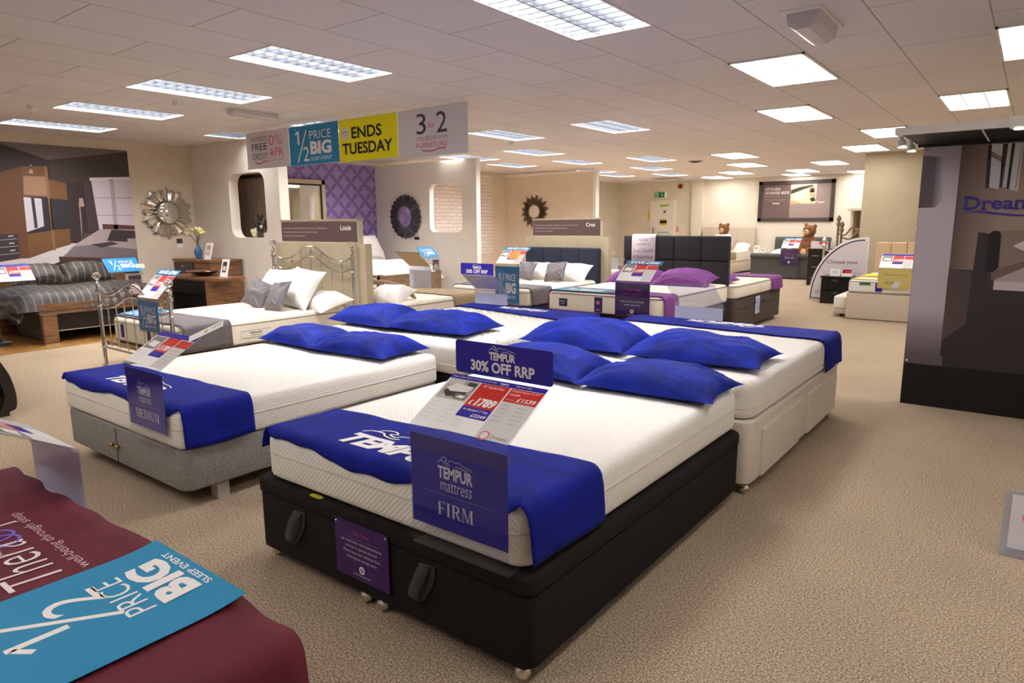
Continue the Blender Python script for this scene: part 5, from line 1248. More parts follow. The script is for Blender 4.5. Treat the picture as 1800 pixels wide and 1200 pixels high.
# ------------------------------------------------------------------ back of the shop
t = thing('wall_poster', 'large framed brown poster about storage beds on the back wall', 'poster', (-5.6, YB, 2.0))
x0, x1, z0, z1 = -6.68, -4.57, 1.49, 2.66
mb = MB()
for a in ((x0,x0+.1,z0,z1),(x1-.1,x1,z0,z1),(x0,x1,z0,z0+.1),(x0,x1,z1-.1,z1)): mb.box(a[0],a[1],YB-.05,YB,a[2],a[3],K(70,62,58))
mb.build('frame', t)
mb = MB(); f = FR(mb, (x0+.09,YB-.02,z0+.09), (1,0,0), (0,0,1), x1-x0-.18, z1-z0-.18); f.rect(0,0,1,1,0,K(150,130,124)); f.rect(0,0,.42,1,.001,K(104,86,84)); e = .002
f.text('STYLISH', .05,.82,.27,.90,e,K(214,204,200),.02); f.text('STORAGE BEDS', .05,.71,.40,.79,e,K(214,204,200),.02); f.text('Elegant Ottoman', .05,.62,.27,.67,e,K(176,160,156)); f.stroke([(.05,.56),(.36,.56)],.01,e,K(150,134,130)); f.stroke([(.05,.51),(.34,.51)],.01,e,K(150,134,130)); f.text('Dreams', .17,.42,.27,.47,e,WHITE,.02)
f.rect(.43,.42,.79,.99,e,K(222,196,160)); q = e+.001
f.poly([(.43,.82),(.43,.7),(.6,.82),(.76,.92),(.72,.95),(.55,.9)], q, K(56,54,50)); f.poly([(.48,.6),(.56,.74),(.62,.66),(.54,.52)], q, K(214,214,216)); f.disc(.73,.8,.07,q,K(70,50,42)); f.poly([(.68,.76),(.75,.78),(.8,.62),(.72,.58)], q, K(236,160,132)); f.poly([(.7,.56),(.76,.6),(.79,.5),(.73,.47)], q, K(44,42,42)); f.poly([(.43,.42),(.6,.42),(.5,.5),(.43,.52)], q, K(200,160,116)); f.rect(.775,.65,.79,.98,q,WHITE)
f.text('Tyger', .8,.42,.92,.49,e,WHITE,.0,.2); f.stroke([(.82,.86),(.95,.86)],.008,e,K(176,160,152)); f.stroke([(.82,.8),(.95,.8)],.008,e,K(176,160,152)); f.stroke([(.82,.74),(.95,.74)],.008,e,K(176,160,152)); mb.build('print', t)
t = thing('exit_sign', 'green illuminated exit sign with running figure and arrow above the fire door', 'exit sign', (-9.85, YB, 2.37))
mb = MB(); mb.box(-10.07,-9.66,YB-.07,YB,2.28,2.47,WHITE); mb.build('housing', t)
mb = MB(); f = FR(mb, (-10.06,YB-.072,2.29),(1,0,0),(0,0,1),.35,.17); f.rect(0,0,1,1,0,K(8,128,84)); f.rect(.1,.12,.42,.88,.001,K(196,236,214)); f.poly([(.2,.2),(.26,.2),(.3,.45),(.36,.3),(.4,.34),(.32,.62),(.24,.62),(.16,.46),(.2,.42)],.002,K(10,120,84)); f.disc(.31,.74,.014,.002,K(10,120,84))
f.stroke([(.75,.82),(.75,.3)],.018,.001,K(200,240,218)); f.poly([(.62,.48),(.88,.48),(.75,.2)],.001,K(200,240,218)); mb.build('face', t)
def door_sign(lab, x0, x1, z0, z1, bg, s=None, fg=WHITE, y=YB-.046):
    mb = MB(); f = FR(mb, (x0,y,z0),(1,0,0),(0,0,1),x1-x0,z1-z0); f.plate(0,0,1,1,-.001,.003,bg)
    if s: f.text(s,.08,.2,.92,.8,.004,fg,.02)
    return tag(mb.build('door_sign'), lab, 'sign', 'signs on the fire door')
door_sign('green EXIT sign on the upper part of the fire door', -9.87,-9.50,1.97,2.09,K(226,240,170),'EXIT',K(40,130,60))
door_sign('small blue round marked sign on the fire door', -9.73,-9.66,1.79,1.87,K(70,90,150))
door_sign('yellow and black warning sign on the fire door', -9.86,-9.60,1.40,1.60,K(206,200,60))
mb = MB(); mb.box(-9.85,-9.61,YB-.055,YB-.05,1.46,1.55,INKBLK); tag(mb.build('warning_strip'), 'black strip across the yellow warning sign', 'sign')
door_sign('green worded sign low on the fire door', -9.96,-9.50,1.12,1.2,K(226,240,232),'FIRE EXIT KEEP CLEAR',K(20,130,100))
door_sign('tall yellow sign beside the left door post of the fire door', -10.31,-10.23,1.6,1.86,K(222,214,80), y=YB-.002)
door_sign('red and white fire notice right of the fire door', -9.30,-9.20,1.14,1.38,K(240,210,200),'5',RED, y=YB-.002)
door_sign('tiny pink notice right of the fire door, lower than the red one', -9.12,-9.06,1.08,1.16,K(236,200,196), y=YB-.002)
t = thing('fire_alarm', 'dark red round fire alarm bell on the back wall', 'alarm', (-9.2, YB, 2.63))
mb = MB(); mb.lathe([(.07,0),(.07,.03),(.05,.055),(.0,.06)], (0,0,0), K(120,30,34), 18, T=Matrix.Translation((-9.2,YB,2.63)) @ Matrix.Rotation(PI/2,4,'X')); mb.build('bell', t)
mb = MB(); mb.box(-10.31,-10.26,YB-.04,YB,2.5,2.6,WHITE); tag(mb.build('motion_sensor'), 'small white motion sensor left of the exit sign', 'sensor')

# beds with the bears
t = thing('upholstered_bed', 'beige upholstered bed with a buttoned headboard against the back wall', 'bed', (-7.5, 19.8, 0))
mb = MB(); mb.slab(-8.3, -6.72, 18.75, 20.74, .06, .34, beige_fab, .05, .012, .01); mb.build('base', t)
mb = MB(); mb.slab(-8.34, -6.70, 20.74, 20.86, .06, 1.33, beige_fab, .02, .02, .01); o = mb.build('headboard', t)
for j in range(3):
    for k in range(5):
        mb = MB(); mb.ball((-8.1+.29*k, 20.737, .75+.2*j), (.02,.01,.02), K(176,160,140), 8); mb.build('button', o)
for x in (-8.2, -6.82):
    mb = MB(); mb.box(x-.04,x+.04,18.8,18.88,0,.06,black_pl); mb.build('foot', t)
m = mattress_t('cream mattress under the teddy bear on the beige bed', -8.28, -6.74, 18.78, 20.73, .345, .64, tick_c, .1, .05, (.1,.9), grey_pipe)
throw('bed_throw', 'beige throw across the foot of the bed with the first teddy bear', 'throw', -8.28, -6.74, .64, 18.85, 19.3, .1, .2, taupe_th, seed=77)
pillow('white_pillow', 'white pillow at the right of the first teddy bear', 'pillow', (-6.97, 20.5, .68), .46, .36, .13, white_cu, (.6,0,0), 121)
fur = M('brown_plush', (120, 78, 44), .95, var=(40,.25), bump=(90,.8)); fur2 = M('tan_plush', (196, 158, 108), .95, var=(40,.15), bump=(90,.6)); shirt = M('white_shirt_cotton', (236,232,234), .85)
def bear(lab, x, y, z, s, face, lean, clothed):
    """sitting plush bear; body is one grown surface, shirt and eyes are parts"""
    t = thing('teddy_bear', lab, 'teddy bear', (x,y,z), 'teddy bears')
    T = Matrix.Translation((x,y,z)) @ Matrix.Rotation(face,4,'Z') @ Matrix.Rotation(lean,4,'Y') @ Matrix.Scale(s,4)
    mb = MB()
    mb.ball((0,0,.24), (.23,.20,.24), fur, 18, T); mb.ball((0,.0,.42), (.19,.16,.16), fur, 18, T); mb.ball((0,-.03,.69), (.185,.165,.165), fur, 20, T); mb.tube([(0,0,.45),(0,-.02,.6)], [.13,.13], fur, 12, T=T); mb.ball((0,-.15,.655), (.09,.07,.075), fur, 12, T)
    for q in (-1, 1):
        mb.tube([(q*.12,-.02,.46),(q*.22,-.08,.38),(q*.28,-.15,.28),(q*.27,-.22,.22)], [.085,.085,.08,.07], fur, 12, T=T); mb.ball((q*.27,-.23,.21), .08, fur, 12, T)
        mb.tube([(q*.1,-.06,.11),(q*.17,-.25,.11),(q*.21,-.44,.11)], [.12,.115,.1], fur, 12, T=T); mb.ball((q*.21,-.47,.13), (.09,.07,.11), fur, 12, T)
        mb.ball((q*.135,-.01,.83), (.065,.035,.065), fur, 12, T)
    o = mb.build('body', t, sharp=None)
    d = o.modifiers.new('weld','REMESH'); d.mode = 'VOXEL'; d.voxel_size = .016; d.use_smooth_shade = True
    d = o.modifiers.new('soften','SMOOTH'); d.factor = .5; d.iterations = 5
    mb = MB(); mb.ball((0,-.18,.65), (.095,.065,.08), fur2, 14, T); mb.ball((0,-.245,.68), (.025,.015,.018), black_pl, 8, T); mb.build('muzzle', t)
    mb = MB()
    for q in (-.065,.065): mb.ball((q,-.178,.745), .02, black_pl, 8, T)
    mb.build('eyes', t)
    mb = MB()
    for q in (-.22,.22): mb.ball((q,-.55,.14), (.085,.03,.09), fur2, 10, T)
    mb.build('foot_pads', t)
    if clothed:
        mb = MB(); prof = [(.25,.14),(.27,.22),(.265,.34),(.235,.44),(.17,.51),(.15,.53)]
        n = 20; vs = [(r*math.cos(2*PI*k/n)*1.05, r*math.sin(2*PI*k/n)*.95, h) for r,h in prof for k in range(n)]
        mb.add(vs, [(i*n+k,i*n+(k+1)%n,(i+1)*n+(k+1)%n,(i+1)*n+k) for i in range(len(prof)-1) for k in range(n)], shirt, True, T)
        for q in (-1,1): mb.tube([(q*.13,-.01,.45),(q*.22,-.07,.37),(q*.27,-.12,.31)], [.12,.115,.12], shirt, 12, T=T)
        mb.build('shirt', t)
    return t
bear('brown teddy bear in a white shirt sitting on the beige bed by the back wall', -7.44, 20.2, .64, .92, -.2, 0, True)
t = thing('sleigh_bed', 'slate grey sleigh bed with a rolled footboard near the back wall', 'bed', (-5.2, 19.4, 0))
def roll(y, z1, part, s):
    pr = curve([(0,.03),(0,.3*z1/.64),(.0,z1-.12),(s*.04,z1-.03),(s*.10,z1),(s*.16,z1-.04),(s*.16,z1-.1),(s*.11,z1-.14),(s*.1,z1-.2),(s*.1,.03)], 4)
    mb = MB(); n = len(pr); vs = [(-6.05,y+a,b) for a,b in pr] + [(-4.55,y+a,b) for a,b in pr]
    fs = [tuple(range(n)), tuple(range(2*n-1,n-1,-1))] + [(i, n+i, n+(i+1)%n, (i+1)%n) for i in range(n)]
    mb.add(vs, fs, slate_fab); mb.build(part, t)
roll(18.62, .66, 'footboard', -1); roll(20.6, 1.05, 'headboard', 1)
mb = MB(); mb.slab(-6.0, -4.6, 18.66, 20.58, .08, .36, slate_fab, .02, .01, .01); mb.build('side_frame', t)
mattress_t('white mattress in the slate grey sleigh bed', -5.98, -4.62, 18.68, 20.56, .365, .56, tick_s, .08, .05)
pillow('white_pillow', 'white pillow behind the rolled footboard of the slate sleigh bed', 'pillow', (-5.5, 19.4, .56), .6, .4, .14, white_cu, (.2,0,0), 127)
bear('bare brown teddy bear slumped in the slate grey sleigh bed', -5.03, 20.1, .56, .98, -.3, .1, False)
price_stand('tall price stand with a dark purple panel in front of the slate sleigh bed', -5.25, .44, 18.42, .01, .8, -1, .26, .24, lambda f: (f.rect(0,.45,1,.98,-.003,PURP), f.text('medium soft', .2,.8,.8,.86,-.0022,PINK), f.text('Sleep well', .25,.66,.75,.72,-.0022,WHITE), f.disc(.5,.55,.03,-.0022,WHITE)), 'save', None, strip_save('SAVE \u00a3350'), hold=False)
for x, l in ((-6.0, 'white price card on the left end of the slate footboard'), (-5.82, 'smaller white price card beside it on the slate footboard')):
    mb = MB(); w = .14 if x < -5.9 else .12; h = .2 if x < -5.9 else .13; f = FR(mb, (x,18.56,.662),(1,0,0),(0,.25,1),w,h); f.plate(0,0,1,1,-.004,0,WHITE); f.rect(.2,.5,.8,.8,.001,K(180,170,176)); f.stroke([(.2,.3),(.8,.3)],.012,.001,RED if x > -5.9 else MGREY); tag(mb.build('price_card'), l, 'price card')
t = thing('dark_chest', 'black chest between the slate sleigh bed and the curved white board', 'chest of drawers', (-4.05, 17.2, 0))
mb = MB(); mb.box(-4.2, -3.72, 16.95, 17.4, .0, .86, black_gl); mb.build('body', t)
for k in range(3):
    mb = MB(); mb.box(-4.18,-3.74,16.93,16.95,.06+.26*k,.29+.26*k,black_gl); d = mb.build('drawer', t)
    mb = MB(); mb.box(-4.1,-3.95,16.915,16.93,.17+.26*k,.185+.26*k,chrome); mb.build('handle', d)
mb = MB(); f = FR(mb, (-4.18,17.05,.863),(1,0,0),(0,.1,1),.38,.17); f.plate(0,0,1,1,-.004,0,K(214,206,214)); f.rect(.48,.55,.96,.85,.001,RED); f.rect(.48,.85,.96,.95,.001,PURP); tag(mb.build('price_card'), 'white price card with a red block, in front of the black chest', 'price card')
# metal bed ends, cabinets
def metal_end(lab, y, x0, x1, h, mat, dz):
    t = thing('bed_end', lab, 'bed end', ((x0+x1)/2, y, 0), 'metal bed ends')
    for k, x in enumerate((x0, x1)):
        hh = h - dz*k
        mb = MB(); mb.lathe([(.03,0),(.03,.05),(.024,.06),(.024,hh-.2),(.045,hh-.17),(.045,hh-.13),(.025,hh-.1),(.05,hh-.06),(.05,hh-.02),(.01,hh+.04)], (x,y,0), mat, 12); mb.build('post', t)
    xc = (x0+x1)/2
    for zb in (.72, .5):
        mb = MB(); mb.tube(curve([(x0,y,h*zb+.1),(x0+(xc-x0)*.5,y,h*zb+.06),(xc,y,h*zb+.22),(xc+(x1-xc)*.5,y,h*zb+.06),(x1,y,h*zb+.1)],5), .018, mat, 8); mb.build('curved_rail', t)
    for k in range(1,6):
        x = x0+(x1-x0)*k/6; mb = MB(); mb.tube([(x,y,.2),(x,y,h*.6)], .01, mat, 6); mb.ball((x,y,h*.5),(.03,.03,.04),mat,8); mb.build('upright_bar', t)
    mb = MB(); mb.tube([(x0,y,.2),(x1,y,.2)], .014, mat, 8); mb.build('bottom_rail', t)
metal_end('tall antique bronze bed end with finials beside the olive pillar', 16.2, -3.43, -2.85, 1.58, bronze, .08)
metal_end('second bronze bed end just behind the tall one', 16.5, -3.42, -2.7, 1.45, bronze, .0)
metal_end('chrome bed end with a ball finial, left of the bronze ones', 15.2, -3.46, -2.75, 1.14, nickel, .1)
t = thing('display_cabinet', 'cream display cabinet with an overhanging top at the left edge of the pillar', 'cabinet', (-2.85, 17.0, 0))
mb = MB(); mb.box(-3.34,-3.28,16.9,17.5,.0,1.72,K(228,214,190)); mb.box(-2.7,-2.64,16.9,17.5,0,1.72,K(228,214,190)); mb.box(-3.28,-2.7,17.45,17.5,0,1.72,K(206,190,160)); mb.build('body', t)
mb = MB(); mb.box(-3.42,-2.6,16.85,17.55,1.72,1.77,K(240,230,212)); mb.build('top', t)
for z in (.4,.85,1.3):
    mb = MB(); mb.box(-3.28,-2.7,16.92,17.45,z,z+.025,K(220,206,180)); mb.build('shelf', t)
mb = MB(); mb.box(-3.2,-3.16,17.6,18.2,0,2.1,K(150,128,98)); tag(mb.build('end_panel'), 'tall brown end panel rising behind the cream display cabinet', 'panel')

# curved board and bedside drawers
t = thing('curved_board', 'white quarter round board reading Choose your, edged with a navy line', 'display board', (-2.95, 13.95, 0))
def arcpts(r): return [(-2.47-.93*r*math.cos(a), .02+1.18*r*math.sin(a)) for a in [PI/2*k/16 for k in range(17)]]
mb = MB(); T = Matrix.Translation((0,13.97,0)) @ Matrix.Rotation(PI/2,4,'X')
out = [(-2.40,.005),(-3.40,.005)] + arcpts(1.0) + [(-2.40,1.2)]
mb.prism(out[::-1], .04, WHITE, T); mb.build('board', t)
mb = MB(); f = FR(mb, (0,13.928,0),(1,0,0),(0,0,1)); g = arcpts(.955); f.stroke(g, .022, .001, K(40,44,90)); f.stroke([(-3.345,.03),(-2.42,.03)], .02, .001, K(40,44,90)); f.poly([(-3.335,.04)]+arcpts(.94)[1:]+[(-2.42,1.12),(-2.42,.04)], .0004, K(226,220,226))
f.text('Choose your', -3.10,.68,-2.56,.77,.002,K(60,60,90),.0); f.text('bed & mattress', -3.16,.50,-2.5,.575,.002,K(206,190,206)); f.text('Because', -3.28,.15,-3.12,.18,.002,K(60,60,90)); f.stroke([(-3.28,.12),(-3.1,.12)],.006,.002,K(150,150,170)); mb.build('print', t)
t = thing('bedside_table', 'black two drawer bedside chest in front of the curved white board', 'bedside table', (-2.8, 13.55, 0))
mb = MB(); mb.box(-3.05,-2.57,13.36,13.78,.0,.475,black_gl); mb.build('body', t)
mb = MB(); mb.box(-3.07,-2.55,13.33,13.79,.475,.50,black_gl); mb.build('top', t)
for z in (.03,.255):
    mb = MB(); mb.box(-3.035,-2.585,13.335,13.36,z,z+.21,black_gl); d = mb.build('drawer', t)
    mb = MB(); mb.slab(-2.87,-2.75,13.325,13.335,z+.15,z+.19,K(60,56,56),.004,.003,.003); mb.build('finger_pull', d)
for x, c2, l in ((-2.94, None, 'white price card on the black bedside chest'), (-2.74, RED, 'red and white price card on the black bedside chest')):
    mb = MB(); f = FR(mb, (x,13.5,.502),(1,0,0),(0,.25,1),.17,.13); f.plate(0,0,1,1,-.004,0,WHITE)
    if c2: f.rect(.05,.4,.95,.95,.001,c2); f.rect(.05,.8,.95,.95,.0015,PURP); f.rect(.1,.45,.3,.7,.0015,INKBLK)
    else: f.text('FREE',.2,.35,.8,.7,.001,K(120,180,210))
    tag(mb.build('price_card'), l, 'price card')

# guest bed with the yellow throw in front of the pillar
t = thing('divan_base', 'beige guest bed base in front of the olive pillar', 'bed base', (-1.77, 12.3, 0), 'bed bases')
mb = MB(); mb.slab(-2.23,-1.30,11.42,13.35,.01,.40,beige_fab,.03,.01,.006); mb.build('body', t)
for k in range(4):
    w = .24; x0 = -2.2+w*k; mb = MB(); mb.slab(x0+.002,x0+w-.002,13.40,13.50,.3,1.13,M('sand_headboard_fabric',(206,178,146),.85) if k == 0 else bpy.data.materials['sand_headboard_fabric'],.02,.03,.01); mb.build('headboard_panel', t)
m = mattress_t('white mattress on the beige guest bed', -2.22,-1.31,11.44,13.34,.405,.60,tick_s,.06,.04,(.1,.9),grey_pipe)
for x, w, cl in ((-2.06,.15,K(60,110,80)),(-1.84,.09,NAVY)):
    mb = MB(); mb.box(x,x+w,11.432,11.44,.53 if w > .1 else .44,.57,cl); mb.build('label', m)
yel = M('yellow_throw_fabric', (236,206,40), .8, bump=(40,.2))
throw('bed_throw', 'yellow throw folded across the guest bed in front of the pillar', 'throw', -2.22,-1.31,.60,12.2,12.75,.15,.15,yel,seed=83,edge=.01)
throw('bed_throw', 'narrow yellow runner at the foot of the guest bed', 'throw', -2.22,-1.31,.60,11.5,11.62,.0,.0,yel,seed=87)
t = thing('trundle_bed', 'low trundle mattress pulled out on the left of the guest bed', 'bed', (-2.32, 12.3, 0))
mb = MB(); mb.slab(-2.44,-2.24,11.58,13.2,.05,.13,beige_fab,.02,.006,.006); mb.build('frame', t)
mb = MB(); mb.slab(-2.44,-2.24,11.56,13.2,.132,.33,tick_s,.05,.03,.03); mb.build('mattress', t)
for y in (11.7, 13.0):
    mb = MB(); mb.ball((-2.34,y,.025),.025,black_pl,10); mb.build('castor', t)
def g_yellow(f):
    f.rect(0,.0,1,.98,-.003,K(236,212,116)); f.text('Traditional spring', .16,.62,.84,.72,-.0022,K(120,100,30)); f.text('MEDIUM', .22,.22,.5,.34,-.0022,K(70,60,30)); f.poly([(.42,.08),(.5,.36),(.72,.32),(.62,.06)],-.0022,WHITE)
price_stand('price stand with a mustard yellow panel at the foot of the guest bed', -1.81,.44,11.39,.50,.80,-1,.26,.2,g_yellow,'white',None,hold=False)

# ------------------------------------------------------------------ photo board with canopy at the right
t = thing('display_wall', 'tall photo board lettered Dreams with a white spotlit canopy at the right edge', 'display wall', (.5, 6.4, 0))
mb = MB(); mb.box(-.757,1.8,6.302,6.36,0.0,2.065,K(20,18,18)); mb.build('board', t)
mb = MB(); f = FR(mb, (0,6.300,0),(1,0,0),(0,0,1)); 
wallm = M_print('mural_taupe', [(-.52,(92,78,74)),(-.40,(130,112,102)),(-.22,(164,144,130)),(.2,(178,160,148)),(1.8,(150,132,122))]); pm_ = M_print('mural_pillar', [(.42,(92,82,88)),(.62,(140,128,136)),(.8,(196,186,196)),(1.6,(210,202,212)),(2.06,(176,164,180))], 'Z'); dkm = M_print('mural_dark', [(.345,(40,34,34)),(.8,(48,42,46)),(1.12,(64,56,58))], 'Z'); bk = K(22,19,18)
f.rect(-.755,0,1.8,2.06,0,bk); e = .001
f.rect(-.755,.345,1.8,2.06,e,wallm); f.rect(-.51,.345,1.8,1.12,e+.0005,dkm); f.poly([(-.51,1.12),(-.36,1.10),(-.36,.7),(-.51,.55)],e+.001,K(88,76,74))
f.rect(-.755,.43,-.508,2.06,e+.001,pm_); f.rect(-.755,.345,-.488,.425,e+.0015,K(96,86,88)); f.poly([(-.755,2.0),(-.62,1.98),(-.60,1.66),(-.64,1.6),(-.755,1.595)],e+.0015,M_print('mural_soft_grey',[(-.755,(92,82,92)),(-.67,(98,88,98)),(-.6,(196,186,196))])); pass
q = e+.002
f.poly([(-.342,2.05),(-.32,2.05),(-.309,1.735),(-.333,1.735)],q,K(60,62,70)); f.poly([(-.32,2.056),(-.254,2.051),(-.249,1.957),(-.319,2.007)],q,K(222,224,228)); f.poly([(-.315,1.962),(-.238,1.915),(-.25,1.726),(-.309,1.741)],q,K(222,224,228))
f.poly([(-.253,2.05),(-.222,2.05),(-.229,1.74),(-.246,1.735)],q,K(84,66,62)); f.poly([(-.221,2.053),(-.2,2.051),(-.203,1.737),(-.228,1.742)],q,K(214,218,222)); f.poly([(-.2,2.05),(-.182,2.05),(-.188,1.72),(-.203,1.73)],q,K(50,46,52)); f.poly([(-.18,2.054),(-.13,2.05),(-.132,1.706),(-.185,1.72)],q,K(222,222,226)); f.stroke([(-.14,2.02),(-.147,1.73)],.004,q+.0005,K(90,70,66)); f.rect(-.1,1.75,.1,2.056,q,K(206,206,210))
f.poly([(-.344,1.41),(-.27,1.395),(-.25,.8),(-.36,.8)],q,K(64,56,60)); f.poly([(-.278,1.385),(-.262,1.412),(-.24,1.42),(-.21,1.412),(-.2,1.39),(-.194,1.144),(-.23,1.105),(-.275,1.12)],q+.0005,K(42,40,46))
f.poly([(-.204,1.42),(.9,1.43),(.9,1.2),(-.04,1.208),(-.193,1.136)],q,K(146,128,118)); f.poly([(-.238,1.117),(.1,1.26),(.1,1.15),(-.231,1.043)],q+.0004,K(120,104,98)); f.poly([(-.123,1.307),(-.059,1.345),(.4,1.36),(.4,1.25),(-.052,1.271)],q+.0008,K(226,220,226)); f.poly([(-.212,1.05),(-.02,1.16),(.8,1.2),(.8,1.03),(-.21,1.03)],q+.0007,K(186,172,172)); f.poly([(-.212,1.04),(.8,1.03),(.8,.965),(-.212,.975)],q+.001,K(214,204,212))
lg = K(66,60,160); w = q+.0015
f.text('Dreams', -.455,1.575,.03,1.675,w,lg,.022)
for a in (-.452,-.345,-.145): f.rect(a-.006,1.573,a+.042,1.581,w,lg)
f.rect(-.458,1.667,-.425,1.675,w,lg)
cu = curve([(-.455,1.55),(-.36,1.562),(-.24,1.545),(-.08,1.53),(.06,1.555)],6); f.stroke(cu, [.002+.014*math.sin(PI*k/(len(cu)-1)) for k in range(len(cu))], w, lg); mb.build('photo_print', t)
for z, x in ((2.035,-.735),(1.43,-.748),(.365,-.735)):
    mb = MB(); mb.ball((x,6.293,z),(.010,.008,.010),chrome,10); mb.build('fixing_cap', t)
mb = MB(); mb.box(-.84,1.8,5.46,5.51,2.082,2.130,white_p); mb.box(-.84,-.80,5.51,6.36,2.085,2.115,white_p); mb.build('canopy_frame', t)
mb = MB(); mb.box(-.80,1.8,5.51,6.36,2.083,2.09,K(12,11,12)); mb.build('canopy_underside', t)
mb = MB(); mb.box(-.345,-.335,5.51,6.29,2.074,2.083,white_p); mb.build('canopy_joint', t)
mb = MB(); mb.box(-.80,1.8,6.30,6.36,2.066,2.083,black_pl); mb.build('canopy_rail', t)
spot_e = M_emit('spot_lamp', (236,240,190), 4.0)
for (x, y) in ((-.82,5.62),(-.81,6.0)):
    mb = MB(); mb.lathe([(.014,.05),(.014,.02),(.03,.012),(.032,-.02),(.024,-.03)], (x,y,2.045), K(200,190,196), 12); s_ = mb.build('spotlight', t)
    mb = MB(); mb.lathe([(.028,0),(.028,-.006)], (x+.01,y,2.014), spot_e, 12); mb.build('lamp', s_)
mb = MB(); mb.slab(-.20,-.09,5.43,5.48,2.065,2.14,white_p,.01,.006,.02); s_ = mb.build('spotlight', t)
mb = MB(); mb.lathe([(.028,0),(.028,-.006)], (-.145,5.455,2.066), M_emit('spot_lamp_cool',(210,240,236),4.0), 14); mb.build('lamp', s_)

# ------------------------------------------------------------------ hanging banners
def banner(lab, x0, x1, z0, z1, bg, draw):
    t = thing('hanging_banner', lab, 'banner', ((x0+x1)/2, 5.5, ZC), 'banners hanging from the ceiling')
    mb = MB(); f = FR(mb, (x0,5.5,z0),(1,0,0),(0,0,1),x1-x0,z1-z0)
    f.plate(0,0,1,1,-.003,0,bg); f.plate(0,0,1,.012,-.004,.002,LGREY); f.plate(0,.985,1,1,-.004,.002,LGREY); mb.build('sheet', t)
    mb = MB(); f = FR(mb, (x0,5.5,z0),(1,0,0),(0,0,1),x1-x0,z1-z0); draw(f); mb.build('lettering', t)
    for x in (x0+.05, x1-.05):
        mb = MB(); mb.tube([(x,5.5,z1-.005),(x,5.5,ZC-.001)], .003, WHITE, 5); mb.build('hook', t)
GR = K(214,208,212); INK2 = K(70,60,90)
def d1(f):
    e = .003
    f.text('INTEREST',.12,.74,.50,.86,e,INK2,-.01); f.text('FREE',.13,.50,.50,.68,e,INK2,.005); f.text('CREDIT',.13,.25,.50,.41,e,INK2,-.005); f.text('0%',.55,.60,.85,.86,e,PINK,-.01); f.text('APR',.55,.29,.86,.52,e,PINK,-.005)
    f.stroke(curve([(.2,.17),(.32,.13),(.42,.19),(.52,.17)]),.012,e,PINK); f.text('representative',.56,.17,.86,.22,e,PINK)
def d2(f): half_price(f,.003); f.disc(.15,.9,.02,.003,K(90,150,190))
def d3(f):
    e = .003; f.disc(.12,.66,.075,e,K(226,222,214)); f.text('EXTRA',.065,.68,.175,.73,e+.001,K(110,104,90),.02); f.text('savings',.075,.60,.165,.64,e+.001,K(150,144,130))
    f.text('ENDS',.23,.53,.75,.80,e,INKBLK,.022); f.text('TUESDAY',.06,.17,.92,.44,e,INKBLK,.022)
def d4(f):
    e = .003; f.text('3',.28,.46,.42,.89,e,INK2,.0); f.text('for',.45,.58,.55,.70,e,PINK,-.012); f.text('2',.57,.46,.72,.89,e,INK2,.0)
    f.text('ON BEDROOM',.28,.325,.72,.405,e,K(150,80,120),-.01); f.text('FURNITURE',.27,.175,.72,.275,e,PINK,-.005); f.stroke(curve([(.35,.12),(.48,.09),(.6,.135),(.7,.13)]),.012,e,PINK)
banner('grey hanging banner reading interest free credit, leftmost of four', -8.91,-7.91,2.265,2.755,GR,d1)
banner('blue hanging banner reading half price big sleep event', -7.90,-6.89,2.255,2.75,SKY,d2)
banner('bright yellow hanging banner reading ends Tuesday', -6.88,-5.85,2.245,2.745,K(232,226,20),d3)
banner('white hanging banner reading 3 for 2 on bedroom furniture, rightmost of four', -5.83,-4.79,2.235,2.74,K(222,220,226),d4)

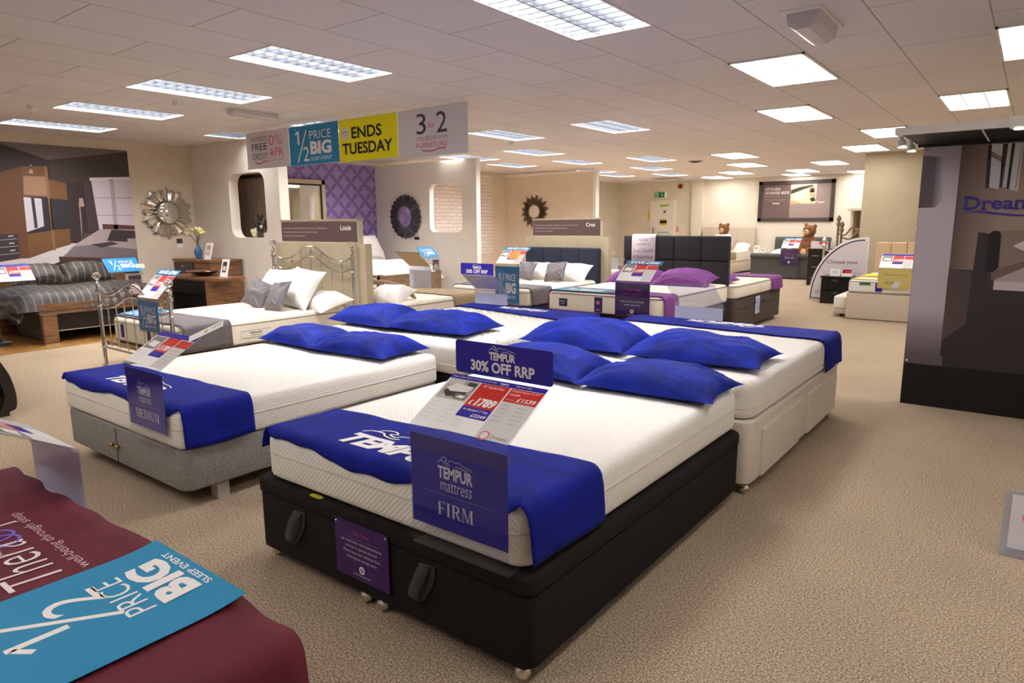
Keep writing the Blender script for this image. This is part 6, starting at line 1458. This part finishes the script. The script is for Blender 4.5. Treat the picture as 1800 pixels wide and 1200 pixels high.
# ------------------------------------------------------------------ leaflet holder on the floor at the right edge
t = thing('leaflet_holder', 'clear angled leaflet holder on the carpet at the right edge', 'leaflet holder', (.18, 3.65, 0))
mb = MB(); f = FR(mb, (.012,3.6,.004),(1,.05,0),(0,.35,1),.34,.30); f.plate(0,0,1,1,-.003,.003,acr_h,.01); mb.build('front_panel', t)
mb = MB(); f = FR(mb, (.012,3.6,.002),(1,.05,0),(0,1,0),.34,.24); f.plate(0,0,1,1,-.002,.002,acr_h); mb.build('base_plate', t)
mb = MB(); f = FR(mb, (.012,3.84,.004),(1,.05,0),(0,-.42,1),.34,.29); f.plate(0,0,1,1,-.002,.002,acr_h); mb.build('back_panel', t)
mb = MB(); f = FR(mb, (.04,3.60,.045),(1,.05,0),(0,.35,1),.29,.24); f.plate(0,0,1,1,-.006,-.0045,K(206,202,208)); f.disc(.25,.6,.03,-.0040,K(226,120,120)); f.disc(.25,.6,.02,-.0036,LGREY); mb.build('leaflet', t)

# ------------------------------------------------------------------ camera, world, view
F_PX = 1183.395; PITCH = .174061; ROLL = -.006796; YAW = .655520
cy, sy, cp, sp, cr, sr = math.cos(YAW), math.sin(YAW), math.cos(PITCH), math.sin(PITCH), math.cos(ROLL), math.sin(ROLL)
fw = Vector((0,cp,-sp)); up = Vector((0,sp,cp)); rt = Vector((1,0,0))
r2 = rt*cr + up*sr; u2 = -rt*sr + up*cr
Rz = Matrix.Rotation(YAW,3,'Z'); r2, u2, fw = Rz @ r2, Rz @ u2, Rz @ fw
cam = bpy.data.cameras.new('camera'); co = bpy.data.objects.new('camera', cam); C.objects.link(co)
mw = Matrix.Identity(4)
for i in range(3): mw[i][0], mw[i][1], mw[i][2] = r2[i], u2[i], -fw[i]
mw[0][3], mw[1][3], mw[2][3] = 0, 0, 1.5
co.matrix_world = mw
cam.sensor_width = 36.0; cam.lens = 36.0*F_PX/1800.0; cam.clip_start = .05; cam.clip_end = 200
cam.dof.use_dof = False
bpy.context.scene.camera = co
w = bpy.data.worlds.new('world'); bpy.context.scene.world = w; w.use_nodes = True
w.node_tree.nodes['Background'].inputs['Color'].default_value = (.5,.5,.5,1); w.node_tree.nodes['Background'].inputs['Strength'].default_value = .05
sc = bpy.context.scene
sc.view_settings.view_transform = 'Standard'; sc.view_settings.look = 'None'; sc.view_settings.gamma = 1.0; sc.view_settings.use_curve_mapping = False
sc.view_settings.exposure = 0.30
try:
    sc.cycles.use_denoising = True; sc.cycles.max_bounces = 8; sc.cycles.diffuse_bounces = 5; sc.cycles.transparent_max_bounces = 24; sc.cycles.sample_clamp_indirect = 6.0
except Exception: pass
